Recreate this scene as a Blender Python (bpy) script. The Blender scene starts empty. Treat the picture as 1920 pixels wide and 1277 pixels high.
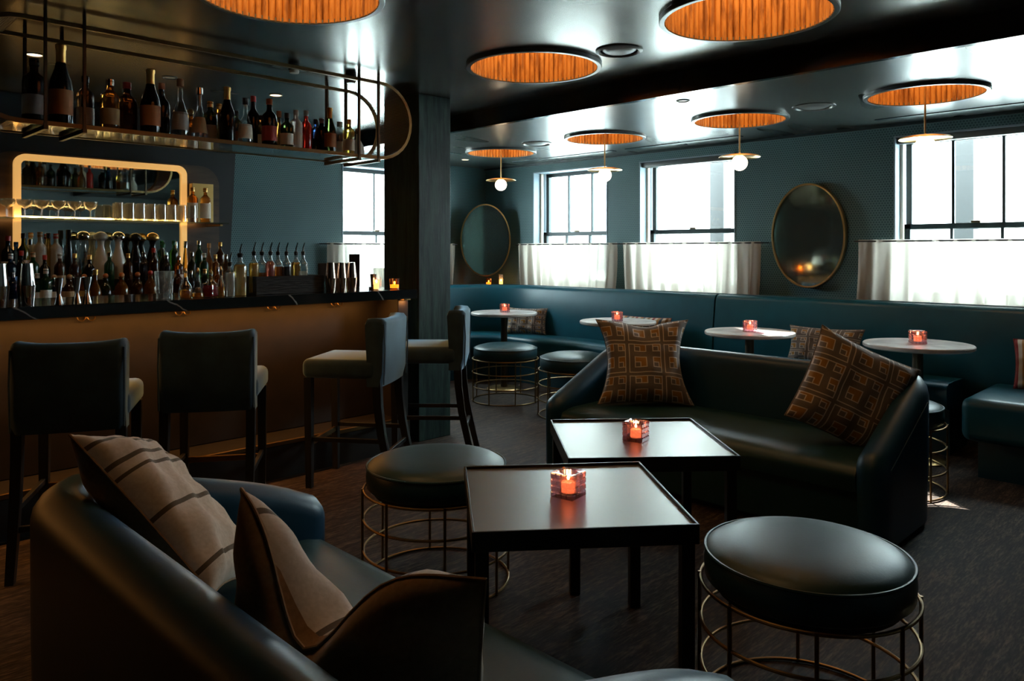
import bpy, bmesh, math, random
from mathutils import Vector, Matrix
random.seed(7)
PI = math.pi
S2 = math.sqrt(.5)
scene = bpy.context.scene
COL = scene.collection

# ---------------------------------------------------------------- camera
cam_d = bpy.data.cameras.new('camera')
cam_d.sensor_fit = 'HORIZONTAL'
cam_d.sensor_width = 36.0
cam_d.lens = 36.0 * 1425 / 1920
cam_d.shift_y = -168.5 / 1920
cam_d.clip_start = .05
cam_d.clip_end = 200
cam = bpy.data.objects.new('camera', cam_d)
COL.objects.link(cam)
cam.location = (0, 0, 1.35)
cam.rotation_euler = (PI / 2, 0, -PI / 4)
scene.camera = cam

# ---------------------------------------------------------------- world, sun, exposure
vs = scene.view_settings
vs.view_transform = 'Standard'
vs.look = 'None'
vs.gamma = 1
vs.use_curve_mapping = False
vs.exposure = 4.0
K = 1 / 16   # all light energies are in units of the exposed picture
world = bpy.data.worlds.new('world')
scene.world = world
world.use_nodes = True
wb = world.node_tree.nodes['Background']
wb.inputs[0].default_value = (.74, .95, 1.0, 1)
wb.inputs[1].default_value = 40.0 * K

sun_d = bpy.data.lights.new('sun', 'SUN')
sun_d.energy = 90 * K
sun_d.angle = math.radians(.6)
sun_d.color = (1, .93, .82)
sun = bpy.data.objects.new('sun', sun_d)
COL.objects.link(sun)
sun.location = (9, 10, 9)
sun.rotation_euler = Vector((-1, -1.30, -.98)).to_track_quat('-Z', 'Y').to_euler()

def lamp(name, kind, loc, energy, color, size=.05, size_y=None, rot=(0, 0, 0), portal=False, spot=None, blend=.5):
    d = bpy.data.lights.new(name, kind)
    d.energy = energy * K
    d.color = color
    if kind == 'AREA':
        d.shape = 'RECTANGLE'
        d.size = size
        d.size_y = size_y or size
        if portal:
            d.cycles.is_portal = True
    else:
        d.shadow_soft_size = size
    if kind == 'SPOT':
        d.spot_size = spot
        d.spot_blend = blend
    o = bpy.data.objects.new(name, d)
    COL.objects.link(o)
    o.location = loc
    o.rotation_euler = rot
    return o

# ---------------------------------------------------------------- room dimensions
XW, YL = 6.25, 6.70            # window wall, far wall
ZC, ZS, XB = 2.46, 2.33, 4.08  # main ceiling, lower ceiling over the windows, step between them
WIN = [(4.855, 5.91), (3.41, 4.455), (1.02, 2.07)]
WZ0, WZ1 = .98, 2.235
FWIN = (4.25, 5.30)
# sky portals in the window openings
for k, (a, b) in enumerate(WIN):
    lamp('window_portal', 'AREA', (XW + .27, (a + b) / 2, (WZ0 + WZ1) / 2), 1, (1, 1, 1), WZ1 - WZ0, b - a, (0, PI / 2, 0), True)
lamp('window_portal', 'AREA', ((FWIN[0] + FWIN[1]) / 2, YL + .27, (WZ0 + WZ1) / 2), 1, (1, 1, 1), FWIN[1] - FWIN[0], WZ1 - WZ0, (-PI / 2, 0, 0), True)

# ================================================================ helpers
def new_bm():
    return bmesh.new()

def obj(name, bm, m, parent=None, smooth=True, angle=35):
    me = bpy.data.meshes.new(name)
    bmesh.ops.recalc_face_normals(bm, faces=bm.faces)
    bm.to_mesh(me)
    bm.free()
    ms = m if isinstance(m, (list, tuple)) else [m]
    for q in ms:
        me.materials.append(q)
    if smooth and len(me.polygons):
        me.shade_smooth()
        me.set_sharp_from_angle(angle=math.radians(angle))
    o = bpy.data.objects.new(name, me)
    COL.objects.link(o)
    if parent is not None:
        o.parent = parent
    return o

def tag(o, label, cat, group=None):
    o['label'] = label
    o['category'] = cat
    if group:
        o['group'] = group
    return o

def thing(name, label, cat, loc=(0, 0, 0), rotz=0, group=None):
    o = bpy.data.objects.new(name, None)
    o.empty_display_size = .1
    COL.objects.link(o)
    o.location = loc
    o.rotation_euler = (0, 0, rotz)
    return tag(o, label, cat, group)

def struct(name, bm, m, parent=None, smooth=False):
    o = obj(name, bm, m, parent, smooth)
    if parent is None:
        o['kind'] = 'structure'
    return o

def dup(root, loc, rotz=0, label=None, group=None):
    r = root.copy()
    COL.objects.link(r)
    r.location = loc
    r.rotation_euler = (0, 0, rotz)
    if label:
        r['label'] = label
    if group:
        r['group'] = group
    for ch in list(root.children):
        c = ch.copy()
        COL.objects.link(c)
        c.parent = r
        for g in list(ch.children):
            d = g.copy()
            COL.objects.link(d)
            d.parent = c
    return r

def box(bm, x0, x1, y0, y1, z0, z1, bevel=0, seg=2, mi=0):
    r = bmesh.ops.create_cube(bm, size=1)
    vs_ = r['verts']
    for v in vs_:
        v.co = Vector(((x0 + x1) / 2 + v.co.x * (x1 - x0), (y0 + y1) / 2 + v.co.y * (y1 - y0), (z0 + z1) / 2 + v.co.z * (z1 - z0)))
    fs = set(f for v in vs_ for f in v.link_faces)
    for f in fs:
        f.material_index = mi
    if bevel > 0:
        es = list(set(e for v in vs_ for e in v.link_edges))
        bmesh.ops.bevel(bm, geom=es, offset=bevel, segments=seg, affect='EDGES', profile=.5)
    return bm

def lathe(bm, prof, n=32, c=(0, 0, 0), a0=0, a1=2 * PI, mi=0, twist=0, sx=1, sy=1):
    full = abs(a1 - a0 - 2 * PI) < 1e-6
    rings = []
    m = n if full else n + 1
    for (r, z) in prof:
        if r < 1e-6:
            v = bm.verts.new((c[0], c[1], c[2] + z))
            rings.append([v] * m)
        else:
            rings.append([bm.verts.new((c[0] + r * sx * math.cos(a0 + (a1 - a0) * k / n + twist), c[1] + r * sy * math.sin(a0 + (a1 - a0) * k / n + twist), c[2] + z)) for k in range(m)])
    for i in range(len(prof) - 1):
        A, B = rings[i], rings[i + 1]
        for k in range(n):
            k2 = (k + 1) % m
            q = []
            for v in (A[k], A[k2], B[k2], B[k]):
                if v not in q:
                    q.append(v)
            if len(q) > 2:
                f = bm.faces.new(q)
                f.material_index = mi
    return bm

def tube(bm, pts, r, n=8, closed=False, caps=True, mi=0):
    pts = [Vector(p) for p in pts]
    N = len(pts)
    rings = []
    up = None
    for i, p in enumerate(pts):
        if closed:
            t = pts[(i + 1) % N] - pts[i - 1]
        else:
            t = pts[min(i + 1, N - 1)] - pts[max(i - 1, 0)]
        t.normalize()
        if up is None:
            up = Vector((0, 0, 1)) if abs(t.z) < .9 else Vector((1, 0, 0))
        s = t.cross(up)
        if s.length < 1e-5:
            s = t.orthogonal()
        s.normalize()
        up = s.cross(t).normalized()
        rr = r[i] if isinstance(r, (list, tuple)) else r
        rings.append([bm.verts.new(p + s * (rr * math.cos(2 * PI * k / n)) + up * (rr * math.sin(2 * PI * k / n))) for k in range(n)])
    for i in range(N if closed else N - 1):
        A, B = rings[i], rings[(i + 1) % N]
        for k in range(n):
            f = bm.faces.new((A[k], A[(k + 1) % n], B[(k + 1) % n], B[k]))
            f.material_index = mi
    if not closed and caps:
        bm.faces.new(rings[0][::-1])
        bm.faces.new(rings[-1])
    return bm

def sweep(bm, rings, closed=False, cap=True, ring_closed=True):
    R = [[bm.verts.new(p) for p in r] for r in rings]
    N = len(R)
    for i in range(N if closed else N - 1):
        A, B = R[i], R[(i + 1) % N]
        m = len(A)
        for k in range(m if ring_closed else m - 1):
            bm.faces.new((A[k], A[(k + 1) % m], B[(k + 1) % m], B[k]))
    if cap and not closed and ring_closed:
        bm.faces.new(R[0][::-1])
        bm.faces.new(R[-1])
    return bm

def circle_pts(cx, cy, r, z, n=48, ry=None):
    ry = ry or r
    return [(cx + r * math.cos(2 * PI * k / n), cy + ry * math.sin(2 * PI * k / n), z) for k in range(n)]

def prism(bm, poly, z0, z1, bevel=0, seg=2):
    b = [bm.verts.new((x, y, z0)) for x, y in poly]
    t = [bm.verts.new((x, y, z1)) for x, y in poly]
    n = len(poly)
    fb = bm.faces.new(b[::-1])
    ft = bm.faces.new(t)
    for k in range(n):
        bm.faces.new((b[k], b[(k + 1) % n], t[(k + 1) % n], t[k]))
    if bevel:
        es = list(ft.edges) + list(fb.edges)
        bmesh.ops.bevel(bm, geom=es, offset=bevel, segments=seg, affect='EDGES', profile=.5)
    return bm

def plate(outer, holes, to3, thick):
    """flat plate with holes; loops of (u, v), to3(u, v, w) maps to space, w runs 0..thick"""
    bm = new_bm()
    es = []
    for loop in [outer] + holes:
        v = [bm.verts.new(to3(u, w, 0)) for u, w in loop]
        for k in range(len(v)):
            es.append(bm.edges.new((v[k], v[(k + 1) % len(v)])))
    r = bmesh.ops.triangle_fill(bm, use_beauty=True, use_dissolve=False, edges=es)
    fs = [g for g in r['geom'] if isinstance(g, bmesh.types.BMFace)]
    ex = bmesh.ops.extrude_face_region(bm, geom=fs)
    d = Vector(to3(0, 0, thick)) - Vector(to3(0, 0, 0))
    bmesh.ops.translate(bm, vec=d, verts=[g for g in ex['geom'] if isinstance(g, bmesh.types.BMVert)])
    return bm

def rrect(x0, x1, y0, y1, r, n=6):
    out = []
    for cx, cy, a in ((x1 - r, y0 + r, -PI / 2), (x1 - r, y1 - r, 0), (x0 + r, y1 - r, PI / 2), (x0 + r, y0 + r, PI)):
        for k in range(n + 1):
            t = a + PI / 2 * k / n
            out.append((cx + r * math.cos(t), cy + r * math.sin(t)))
    return out

# ================================================================ materials
def nt(m):
    return m.node_tree.nodes, m.node_tree.links

def M(name, col, rough=.5, metal=0, spec=.5, emit=None, es=0, trans=0, ior=1.45, coat=0, sheen=0, stint=(1, 1, 1)):
    m = bpy.data.materials.new(name)
    m.use_nodes = True
    b = m.node_tree.nodes['Principled BSDF']
    b.inputs['Base Color'].default_value = (*col, 1)
    b.inputs['Roughness'].default_value = rough
    b.inputs['Metallic'].default_value = metal
    b.inputs['Specular IOR Level'].default_value = spec
    b.inputs['Transmission Weight'].default_value = trans
    b.inputs['IOR'].default_value = ior
    b.inputs['Coat Weight'].default_value = coat
    if sheen:
        b.inputs['Sheen Weight'].default_value = sheen
        b.inputs['Sheen Roughness'].default_value = .4
        b.inputs['Sheen Tint'].default_value = (*stint, 1)
    if emit:
        b.inputs['Emission Color'].default_value = (*emit, 1)
        b.inputs['Emission Strength'].default_value = es * K
    return m

def node(N, typ, **kw):
    n = N.new(typ)
    for k, v in kw.items():
        setattr(n, k, v)
    return n

def mth(N, L, op, a, b=None, c=None):
    n = N.new('ShaderNodeMath')
    n.operation = op
    for i, v in enumerate((a, b, c)):
        if v is None:
            continue
        if isinstance(v, (int, float)):
            n.inputs[i].default_value = v
        else:
            L.new(v, n.inputs[i])
    return n.outputs[0]

def mixc(N, L, fac, a, b):
    n = N.new('ShaderNodeMix')
    n.data_type = 'RGBA'
    for sock, v in ((n.inputs[0], fac), (n.inputs[6], a), (n.inputs[7], b)):
        if isinstance(v, (int, float)):
            sock.default_value = v
        elif isinstance(v, tuple):
            sock.default_value = (*v, 1) if len(v) == 3 else v
        else:
            L.new(v, sock)
    return n.outputs[2]

def noise(N, L, scale, vec=None, detail=4, rough=.5, stretch=None, coord='Object'):
    t = N.new('ShaderNodeTexCoord')
    out = t.outputs[coord]
    if stretch:
        mp = N.new('ShaderNodeMapping')
        mp.inputs['Scale'].default_value = stretch
        L.new(out, mp.inputs[0])
        out = mp.outputs[0]
    n = N.new('ShaderNodeTexNoise')
    n.inputs['Scale'].default_value = scale
    n.inputs['Detail'].default_value = detail
    n.inputs['Roughness'].default_value = rough
    L.new(out, n.inputs['Vector'])
    return n.outputs['Fac']

def ramp(N, L, fac, stops):
    r = N.new('ShaderNodeValToRGB')
    e = r.color_ramp.elements
    while len(e) < len(stops):
        e.new(.5)
    for q, (p, c) in zip(e, stops):
        q.position = p
        q.color = (*c, 1)
    L.new(fac, r.inputs[0])
    return r.outputs[0]

def bump(m, h, strength=.2, dist=.01):
    N, L = nt(m)
    b = N.new('ShaderNodeBump')
    b.inputs['Strength'].default_value = strength
    b.inputs['Distance'].default_value = dist
    L.new(h, b.inputs['Height'])
    L.new(b.outputs[0], N['Principled BSDF'].inputs['Normal'])

def noisy(m, scale, c0, c1, stretch=None, bs=0, dist=.004, detail=5, lo=.3, hi=.7):
    N, L = nt(m)
    f = noise(N, L, scale, detail=detail, stretch=stretch)
    L.new(ramp(N, L, f, [(lo, c0), (hi, c1)]), N['Principled BSDF'].inputs['Base Color'])
    if bs:
        bump(m, f, bs, dist)
    return m

# leather
def leather(name, c0, c1, rough=.38):
    m = M(name, c0, rough)
    N, L = nt(m)
    f = noise(N, L, 6, detail=6)
    L.new(ramp(N, L, f, [(.3, c0), (.75, c1)]), N['Principled BSDF'].inputs['Base Color'])
    g = noise(N, L, 160, detail=3)
    bump(m, g, .12, .002)
    return m
m_leather = leather('teal_leather', (.003, .066, .100), (.005, .085, .125))
m_sofa = leather('deep_blue_leather', (.003, .036, .078), (.005, .048, .098), .40)
m_leather_d = leather('dark_teal_leather', (.004, .034, .050), (.006, .046, .066), .42)
m_ott = leather('slate_leather', (.006, .034, .044), (.010, .046, .058), .42)
# velvet
m_velvet = M('blue_velvet', (.018, .040, .058), .75, sheen=1.0, stint=(.42, .68, .90))
noisy(m_velvet, 9, (.009, .026, .042), (.020, .052, .078))
m_darkwood = M('black_wood', (.008, .010, .011), .45)
noisy(m_darkwood, 10, (.005, .006, .007), (.014, .015, .016), stretch=(6, 6, .6))
# wallpaper: dots on a hexagonal lattice
def wallpaper():
    m = M('hex_wallpaper', (.05, .09, .11), .55)
    N, L = nt(m)
    t = N.new('ShaderNodeTexCoord')
    s = N.new('ShaderNodeSeparateXYZ')
    L.new(t.outputs['Object'], s.inputs[0])
    u = mth(N, L, 'ADD', s.outputs[0], s.outputs[1])
    z = s.outputs[2]
    k = 2 * PI / .0185
    tot = None
    for a in (0, PI / 3, 2 * PI / 3):
        d = mth(N, L, 'ADD', mth(N, L, 'MULTIPLY', u, k * math.cos(a + PI / 6)), mth(N, L, 'MULTIPLY', z, k * math.sin(a + PI / 6)))
        c = mth(N, L, 'COSINE', d)
        tot = c if tot is None else mth(N, L, 'ADD', tot, c)
    f = mth(N, L, 'MULTIPLY_ADD', tot, 1 / 4.5, 1 / 3)
    L.new(ramp(N, L, f, [(.08, (.085, .170, .180)), (.50, (.022, .072, .086))]), N['Principled BSDF'].inputs['Base Color'])
    bump(m, f, .15, .002)
    return m
m_wall = wallpaper()
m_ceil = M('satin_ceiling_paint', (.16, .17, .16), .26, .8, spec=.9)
def ceil_tex(m_ceil, r0=.20):
    N, L = nt(m_ceil)
    f = noise(N, L, 1.4, detail=1, stretch=(1, 2.5, 1))
    r = mth(N, L, 'MULTIPLY_ADD', f, .10, r0)
    L.new(r, N['Principled BSDF'].inputs['Roughness'])
ceil_tex(m_ceil)
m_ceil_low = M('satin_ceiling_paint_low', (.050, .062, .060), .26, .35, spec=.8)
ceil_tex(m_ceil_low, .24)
m_beam = M('dark_beam_paint', (.012, .013, .013), .16)
m_column = M('painted_grain_wood', (.022, .040, .044), .48, spec=.35)
def col_tex():
    N, L = nt(m_column)
    f = noise(N, L, 3.2, detail=8, rough=.65, stretch=(9, 9, .9))
    L.new(ramp(N, L, f, [(.38, (.006, .017, .016)), (.62, (.024, .054, .047))]), N['Principled BSDF'].inputs['Base Color'])
    bump(m_column, f, .35, .006)
col_tex()
m_trim = M('dark_teal_trim', (.012, .030, .036), .4)
m_reveal = M('pale_reveal_paint', (.20, .27, .32), .5)
m_sash = M('dark_sash_paint', (.010, .024, .028), .4)
m_ivory = M('ivory_track', (.62, .56, .47), .5)
m_black = M('near_black_paint', (.006, .007, .008), .5)
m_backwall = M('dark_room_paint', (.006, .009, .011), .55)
# floor
m_floor = M('streaked_carpet', (.05, .04, .035), .75, spec=.2)
def floor_tex():
    N, L = nt(m_floor)
    f = noise(N, L, 5.0, detail=8, rough=.7, stretch=(1, 7, 1))
    g = noise(N, L, 60, detail=4, stretch=(.4, 2.2, 1))
    h = mth(N, L, 'MULTIPLY_ADD', g, .45, mth(N, L, 'MULTIPLY', f, .65))
    L.new(ramp(N, L, h, [(.38, (.006, .004, .003)), (.54, (.030, .020, .015)), (.72, (.125, .082, .058))]), N['Principled BSDF'].inputs['Base Color'])
    bump(m_floor, h, .3, .006)
floor_tex()
# marble
def marble_dark():
    m = M('black_marble', (.008, .012, .014), .12)
    N, L = nt(m)
    t = N.new('ShaderNodeTexCoord')
    s = N.new('ShaderNodeSeparateXYZ')
    L.new(t.outputs['Object'], s.inputs[0])
    f = noise(N, L, 2.2, detail=5)
    a = mth(N, L, 'ADD', mth(N, L, 'MULTIPLY', s.outputs[0], 1.55), mth(N, L, 'MULTIPLY', s.outputs[2], 1.4))
    a = mth(N, L, 'ADD', a, mth(N, L, 'MULTIPLY', s.outputs[1], -.9))
    a = mth(N, L, 'ADD', a, mth(N, L, 'MULTIPLY', f, .5))
    d = mth(N, L, 'ABSOLUTE', mth(N, L, 'SUBTRACT', mth(N, L, 'FRACT', a), .5))
    L.new(ramp(N, L, d, [(.0, (.33, .36, .36)), (.010, (.008, .012, .014))]), N['Principled BSDF'].inputs['Base Color'])
    return m
m_bmarble = marble_dark()
m_wmarble = M('grey_white_marble', (.5, .48, .47), .22)
noisy(m_wmarble, 7, (.60, .57, .55), (.36, .34, .34), detail=9, lo=.42, hi=.75)
m_brass = M('brushed_brass', (.60, .40, .17), .30, 1)
m_brass_d = M('aged_brass', (.25, .155, .065), .38, 1)
m_bronze_shaded_brass = M('bronze_and_shaded_brass', (.10, .075, .05), .42, 1)  # bronze parts, and the brass table post coloured as if in shade
m_steel = M('polished_steel', (.62, .60, .58), .14, 1)
m_copper = M('polished_copper', (.76, .56, .44), .16, 1)
m_tabletop = M('dark_metal_top', (.175, .163, .147), .36, .8)
def ttop():
    N, L = nt(m_tabletop)
    g = noise(N, L, 420, detail=2)
    bump(m_tabletop, g, .12, .001)
ttop()
m_tableleg = M('black_metal', (.018, .018, .018), .38, .6)
m_mirror = M('mirror_glass', (.62, .70, .68), .02, 1)
m_hazemirror = M('hazed_mirror_glass', (.34, .46, .42), .06, .93)  # green haze in the colour stands in for a lighter reflected room
m_gold_lit = M('lit_gold_frame', (.75, .50, .2), .4, .3, emit=(1, .52, .15), es=.62)
m_walnut = M('walnut_panel', (.045, .026, .014), .45)
noisy(m_walnut, 5, (.030, .018, .010), (.062, .036, .020), stretch=(1, 6, 6))
m_panel = M('bar_front_panel', (.050, .038, .030), .55)
noisy(m_panel, 8, (.010, .008, .006), (.018, .013, .010), bs=.1)
# coffer timber
m_oak = M('oak_slats', (.55, .25, .07), .5)
def oak():
    N, L = nt(m_oak)
    f = noise(N, L, 7, detail=7, rough=.6, stretch=(4, 4, .7))
    L.new(ramp(N, L, f, [(.38, (.30, .115, .028)), (.52, (.60, .27, .065)), (.75, (.70, .34, .09))]), N['Principled BSDF'].inputs['Base Color'])
oak()
m_rim = M('painted_rim', (.12, .135, .135), .3)
m_lampface = M('warm_diffuser', (.9, .8, .6), .6, emit=(1, .60, .23), es=3.4)
m_globe = M('lit_opal_globe', (.9, .85, .75), .3, emit=(1, .78, .52), es=7)
m_spotface = M('warm_downlight_lens', (.9, .8, .6), .4, emit=(1, .62, .32), es=10)
m_spotoff = M('white_downlight_lens', (.62, .6, .56), .4)
m_grille = M('grey_vent_paint', (.10, .115, .115), .4)
m_flame = M('candle_flame', (1, .7, .3), .5, emit=(1, .58, .20), es=60)
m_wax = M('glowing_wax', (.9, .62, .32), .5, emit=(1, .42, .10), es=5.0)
m_led = M('amber_led_strip', (.9, .6, .3), .5, emit=(1, .40, .09), es=6)
m_shelf_glow = M('added_shelf_glow', (.9, .6, .3), .5, emit=(1, .50, .15), es=1.6)  # for the strip added behind the shelf glasses
# fabrics
m_curt = bpy.data.materials.new('sheer_linen')
m_curt.use_nodes = True
def curtain_mat():
    N, L = nt(m_curt)
    N.remove(N['Principled BSDF'])
    d = N.new('ShaderNodeBsdfDiffuse'); d.inputs[0].default_value = (.62, .53, .44, 1)
    t = N.new('ShaderNodeBsdfTranslucent'); t.inputs[0].default_value = (.40, .36, .31, 1)
    p = N.new('ShaderNodeBsdfTransparent'); p.inputs[0].default_value = (.9, .86, .8, 1)
    a = N.new('ShaderNodeMixShader'); a.inputs[0].default_value = .55
    b = N.new('ShaderNodeMixShader'); b.inputs[0].default_value = .035
    L.new(d.outputs[0], a.inputs[1]); L.new(t.outputs[0], a.inputs[2])
    L.new(a.outputs[0], b.inputs[1]); L.new(p.outputs[0], b.inputs[2])
    L.new(b.outputs[0], N['Material Output'].inputs[0])
curtain_mat()

def thin_glass(name, tint, gloss=.04, base=.06, dif=0):
    """clear sheet: straight-through transmission with a fresnel reflection"""
    m = bpy.data.materials.new(name)
    m.use_nodes = True
    N, L = nt(m)
    N.remove(N['Principled BSDF'])
    t = N.new('ShaderNodeBsdfTransparent'); t.inputs[0].default_value = (*tint, 1)
    g = N.new('ShaderNodeBsdfGlossy'); g.inputs['Roughness'].default_value = gloss
    g.inputs[0].default_value = (.95, .95, .95, 1)
    f = N.new('ShaderNodeFresnel')
    gm = N.new('ShaderNodeNewGeometry')     # same fresnel on both faces of the sheet
    L.new(mth(N, L, 'MULTIPLY_ADD', gm.outputs['Backfacing'], 1 / 1.5 - 1.5, 1.5), f.inputs[0])
    x = N.new('ShaderNodeMixShader')
    L.new(mth(N, L, 'ADD', f.outputs[0], base), x.inputs[0])
    L.new(t.outputs[0], x.inputs[1]); L.new(g.outputs[0], x.inputs[2])
    out = x.outputs[0]
    if dif:
        q = N.new('ShaderNodeBsdfTranslucent'); q.inputs[0].default_value = (.9, .88, .84, 1)
        w = N.new('ShaderNodeMixShader'); w.inputs[0].default_value = dif
        L.new(out, w.inputs[1]); L.new(q.outputs[0], w.inputs[2])
        out = w.outputs[0]
    L.new(out, N['Material Output'].inputs[0])
    return m
m_pane = thin_glass('window_glass', (.96, .97, .97), .01, 0)
m_tumbler = thin_glass('clear_glassware', (.90, .90, .88), .06, .12, .07)
m_shelfglass = thin_glass('shelf_glass', (.70, .82, .78), .04, .12)
m_cubeglass = thin_glass('amethyst_glass', (.60, .36, .44), .05, .26, .02)
m_amberglass = thin_glass('amber_votive_glass', (.95, .55, .22), .08, .06)

def mesh_sheet(name, col):
    m = M(name, col, .5, .35)
    N, L = nt(m)
    t = N.new('ShaderNodeTexCoord')
    s = N.new('ShaderNodeSeparateXYZ')
    L.new(t.outputs['UV'], s.inputs[0])
    k = 2 * PI / .011
    tot = None
    for a in (0, PI / 3, 2 * PI / 3):
        d = mth(N, L, 'ADD', mth(N, L, 'MULTIPLY', s.outputs[0], k * math.cos(a)), mth(N, L, 'MULTIPLY', s.outputs[1], k * math.sin(a)))
        c = mth(N, L, 'COSINE', d)
        tot = c if tot is None else mth(N, L, 'ADD', tot, c)
    al = mth(N, L, 'LESS_THAN', tot, .15)
    L.new(al, N['Principled BSDF'].inputs['Alpha'])
    return m
m_wiremesh = mesh_sheet('perforated_bronze_sheet', (.34, .24, .15))

def pillow_mat(name, kind):
    m = M(name, (.3, .25, .2), .85, spec=.2, sheen=.25)
    N, L = nt(m)
    B = N['Principled BSDF'].inputs['Base Color']
    t = N.new('ShaderNodeTexCoord')
    s = N.new('ShaderNodeSeparateXYZ')
    L.new(t.outputs['UV'], s.inputs[0])
    u, v = s.outputs[0], s.outputs[1]
    wv = noise(N, L, 90, detail=3)
    if kind == 'key':
        def cheb(su, sv, off=(0, 0)):
            a = mth(N, L, 'ABSOLUTE', mth(N, L, 'SUBTRACT', mth(N, L, 'FRACT', mth(N, L, 'MULTIPLY_ADD', u, su, off[0])), .5))
            b = mth(N, L, 'ABSOLUTE', mth(N, L, 'SUBTRACT', mth(N, L, 'FRACT', mth(N, L, 'MULTIPLY_ADD', v, sv, off[1])), .5))
            return mth(N, L, 'MAXIMUM', a, b)
        def line(d, at, w):
            return mth(N, L, 'LESS_THAN', mth(N, L, 'ABSOLUTE', mth(N, L, 'SUBTRACT', d, at)), w)
        d1 = cheb(2.6, 2.6, (.2, .2))
        d2 = cheb(5.2, 5.2, (.15, .15))
        d3 = cheb(5.2, 5.2, (.40, .40))
        fill = mth(N, L, 'MULTIPLY', mth(N, L, 'LESS_THAN', d2, .30), mth(N, L, 'LESS_THAN', d1, .43))
        hole = mth(N, L, 'LESS_THAN', d3, .24)
        l = mth(N, L, 'MAXIMUM', line(d1, .44, .014), mth(N, L, 'MULTIPLY', line(d2, .31, .026), mth(N, L, 'LESS_THAN', d1, .44)))
        l = mth(N, L, 'MAXIMUM', l, mth(N, L, 'MULTIPLY', line(d3, .24, .026), fill))
        c = mixc(N, L, fill, (.15, .125, .11), (.30, .155, .045))
        c = mixc(N, L, mth(N, L, 'MULTIPLY', hole, fill), c, (.15, .125, .11))
        c = mixc(N, L, l, c, (.52, .46, .41))
        L.new(c, B)
    elif kind == 'linen':
        base = ramp(N, L, wv, [(.3, (.50, .39, .30)), (.7, (.60, .48, .38))])
        st = None
        for at, w in ((.10, .012), (.24, .012), (.31, .010), (.56, .012), (.88, .012)):
            q = mth(N, L, 'LESS_THAN', mth(N, L, 'ABSOLUTE', mth(N, L, 'SUBTRACT', u, at)), w)
            st = q if st is None else mth(N, L, 'MAXIMUM', st, q)
        L.new(mixc(N, L, st, base, (.10, .07, .04)), B)
    elif kind == 'velvet':
        L.new(ramp(N, L, wv, [(.3, (.27, .15, .075)), (.7, (.36, .21, .11))]), B)
    elif kind == 'stripe':
        f = mth(N, L, 'FRACT', mth(N, L, 'MULTIPLY', u, 3.0))
        r = ramp(N, L, f, [(0, (.20, .03, .03)), (.14, (.45, .38, .30)), (.3, (.30, .15, .05)), (.45, (.06, .09, .12)), (.58, (.5, .44, .36)), (.75, (.22, .12, .05)), (.88, (.46, .40, .32))])
        r.node.color_ramp.interpolation = 'CONSTANT'
        L.new(r, B)
    bump(m, wv, .15, .002)
    return m
m_key = pillow_mat('greek_key_velvet', 'key')
m_linen = pillow_mat('striped_linen', 'linen')
m_tan = pillow_mat('tan_velvet', 'velvet')
m_stripe = pillow_mat('multi_stripe_weave', 'stripe')

# ================================================================ the setting
bm = new_bm(); box(bm, -2.8, 6.55, -2.8, 7.0, -.12, 0); struct('floor', bm, m_floor)

COF_MAIN = [(3.315, 3.13), (3.305, 1.745), (1.637, 2.99), (1.637, 1.60)]  # last one is an unseen light, added to warm the near pillows
COF_LOW = [(5.235, 5.39), (5.195, 4.065), (5.175, 2.79), (5.14, 1.52)]
RM, RL = .380, .325
bm = plate([(-2.8, -2.8), (XB, -2.8), (XB, 7.0), (-2.8, 7.0)], [[(x + (RM + .018) * math.cos(a), y + (RM + .018) * math.sin(a)) for a in [2 * PI * k / 48 for k in range(48)]] for x, y in COF_MAIN], lambda u, v, w: (u, v, ZC + w), .06)
struct('ceiling', bm, m_ceil)
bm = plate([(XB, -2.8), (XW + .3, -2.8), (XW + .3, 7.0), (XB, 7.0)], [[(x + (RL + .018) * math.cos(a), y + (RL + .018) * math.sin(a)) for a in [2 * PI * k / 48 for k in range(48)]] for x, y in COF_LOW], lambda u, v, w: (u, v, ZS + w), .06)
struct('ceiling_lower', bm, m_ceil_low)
bm = new_bm(); box(bm, XB - .012, XB + .03, -2.8, 7.0, ZS - .004, ZC + .06); struct('beam', bm, m_beam)

# walls with window openings
def rect(a, b, c, d):
    return [(a, c), (b, c), (b, d), (a, d)]
bm = plate(rect(-2.8, 7.0, 0, ZC + .4), [rect(a, b, WZ0, WZ1) for a, b in WIN], lambda u, v, w: (XW + w, u, v), .30)
struct('wall_right', bm, m_wall)
bm = plate(rect(-2.8, XW, 0, ZC + .4), [rect(FWIN[0], FWIN[1], WZ0, WZ1)], lambda u, v, w: (u, YL + w, v), .30)
struct('wall_far', bm, m_wall)
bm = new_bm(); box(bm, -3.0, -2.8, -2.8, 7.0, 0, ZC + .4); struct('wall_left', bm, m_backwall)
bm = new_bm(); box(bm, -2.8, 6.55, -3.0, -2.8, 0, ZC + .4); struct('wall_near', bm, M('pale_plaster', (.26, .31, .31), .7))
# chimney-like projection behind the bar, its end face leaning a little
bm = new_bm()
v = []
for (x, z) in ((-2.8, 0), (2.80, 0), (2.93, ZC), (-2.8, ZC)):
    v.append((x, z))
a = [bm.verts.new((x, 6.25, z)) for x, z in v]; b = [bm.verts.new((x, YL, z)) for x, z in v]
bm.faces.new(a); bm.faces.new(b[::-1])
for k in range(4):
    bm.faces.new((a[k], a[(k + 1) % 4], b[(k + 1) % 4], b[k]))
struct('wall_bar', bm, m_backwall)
# column at the end of the bar
bm = new_bm(); box(bm, 3.323, 3.617, 4.253, 4.67, 0, ZC, .004, 1); struct('column', bm, m_column)
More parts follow.
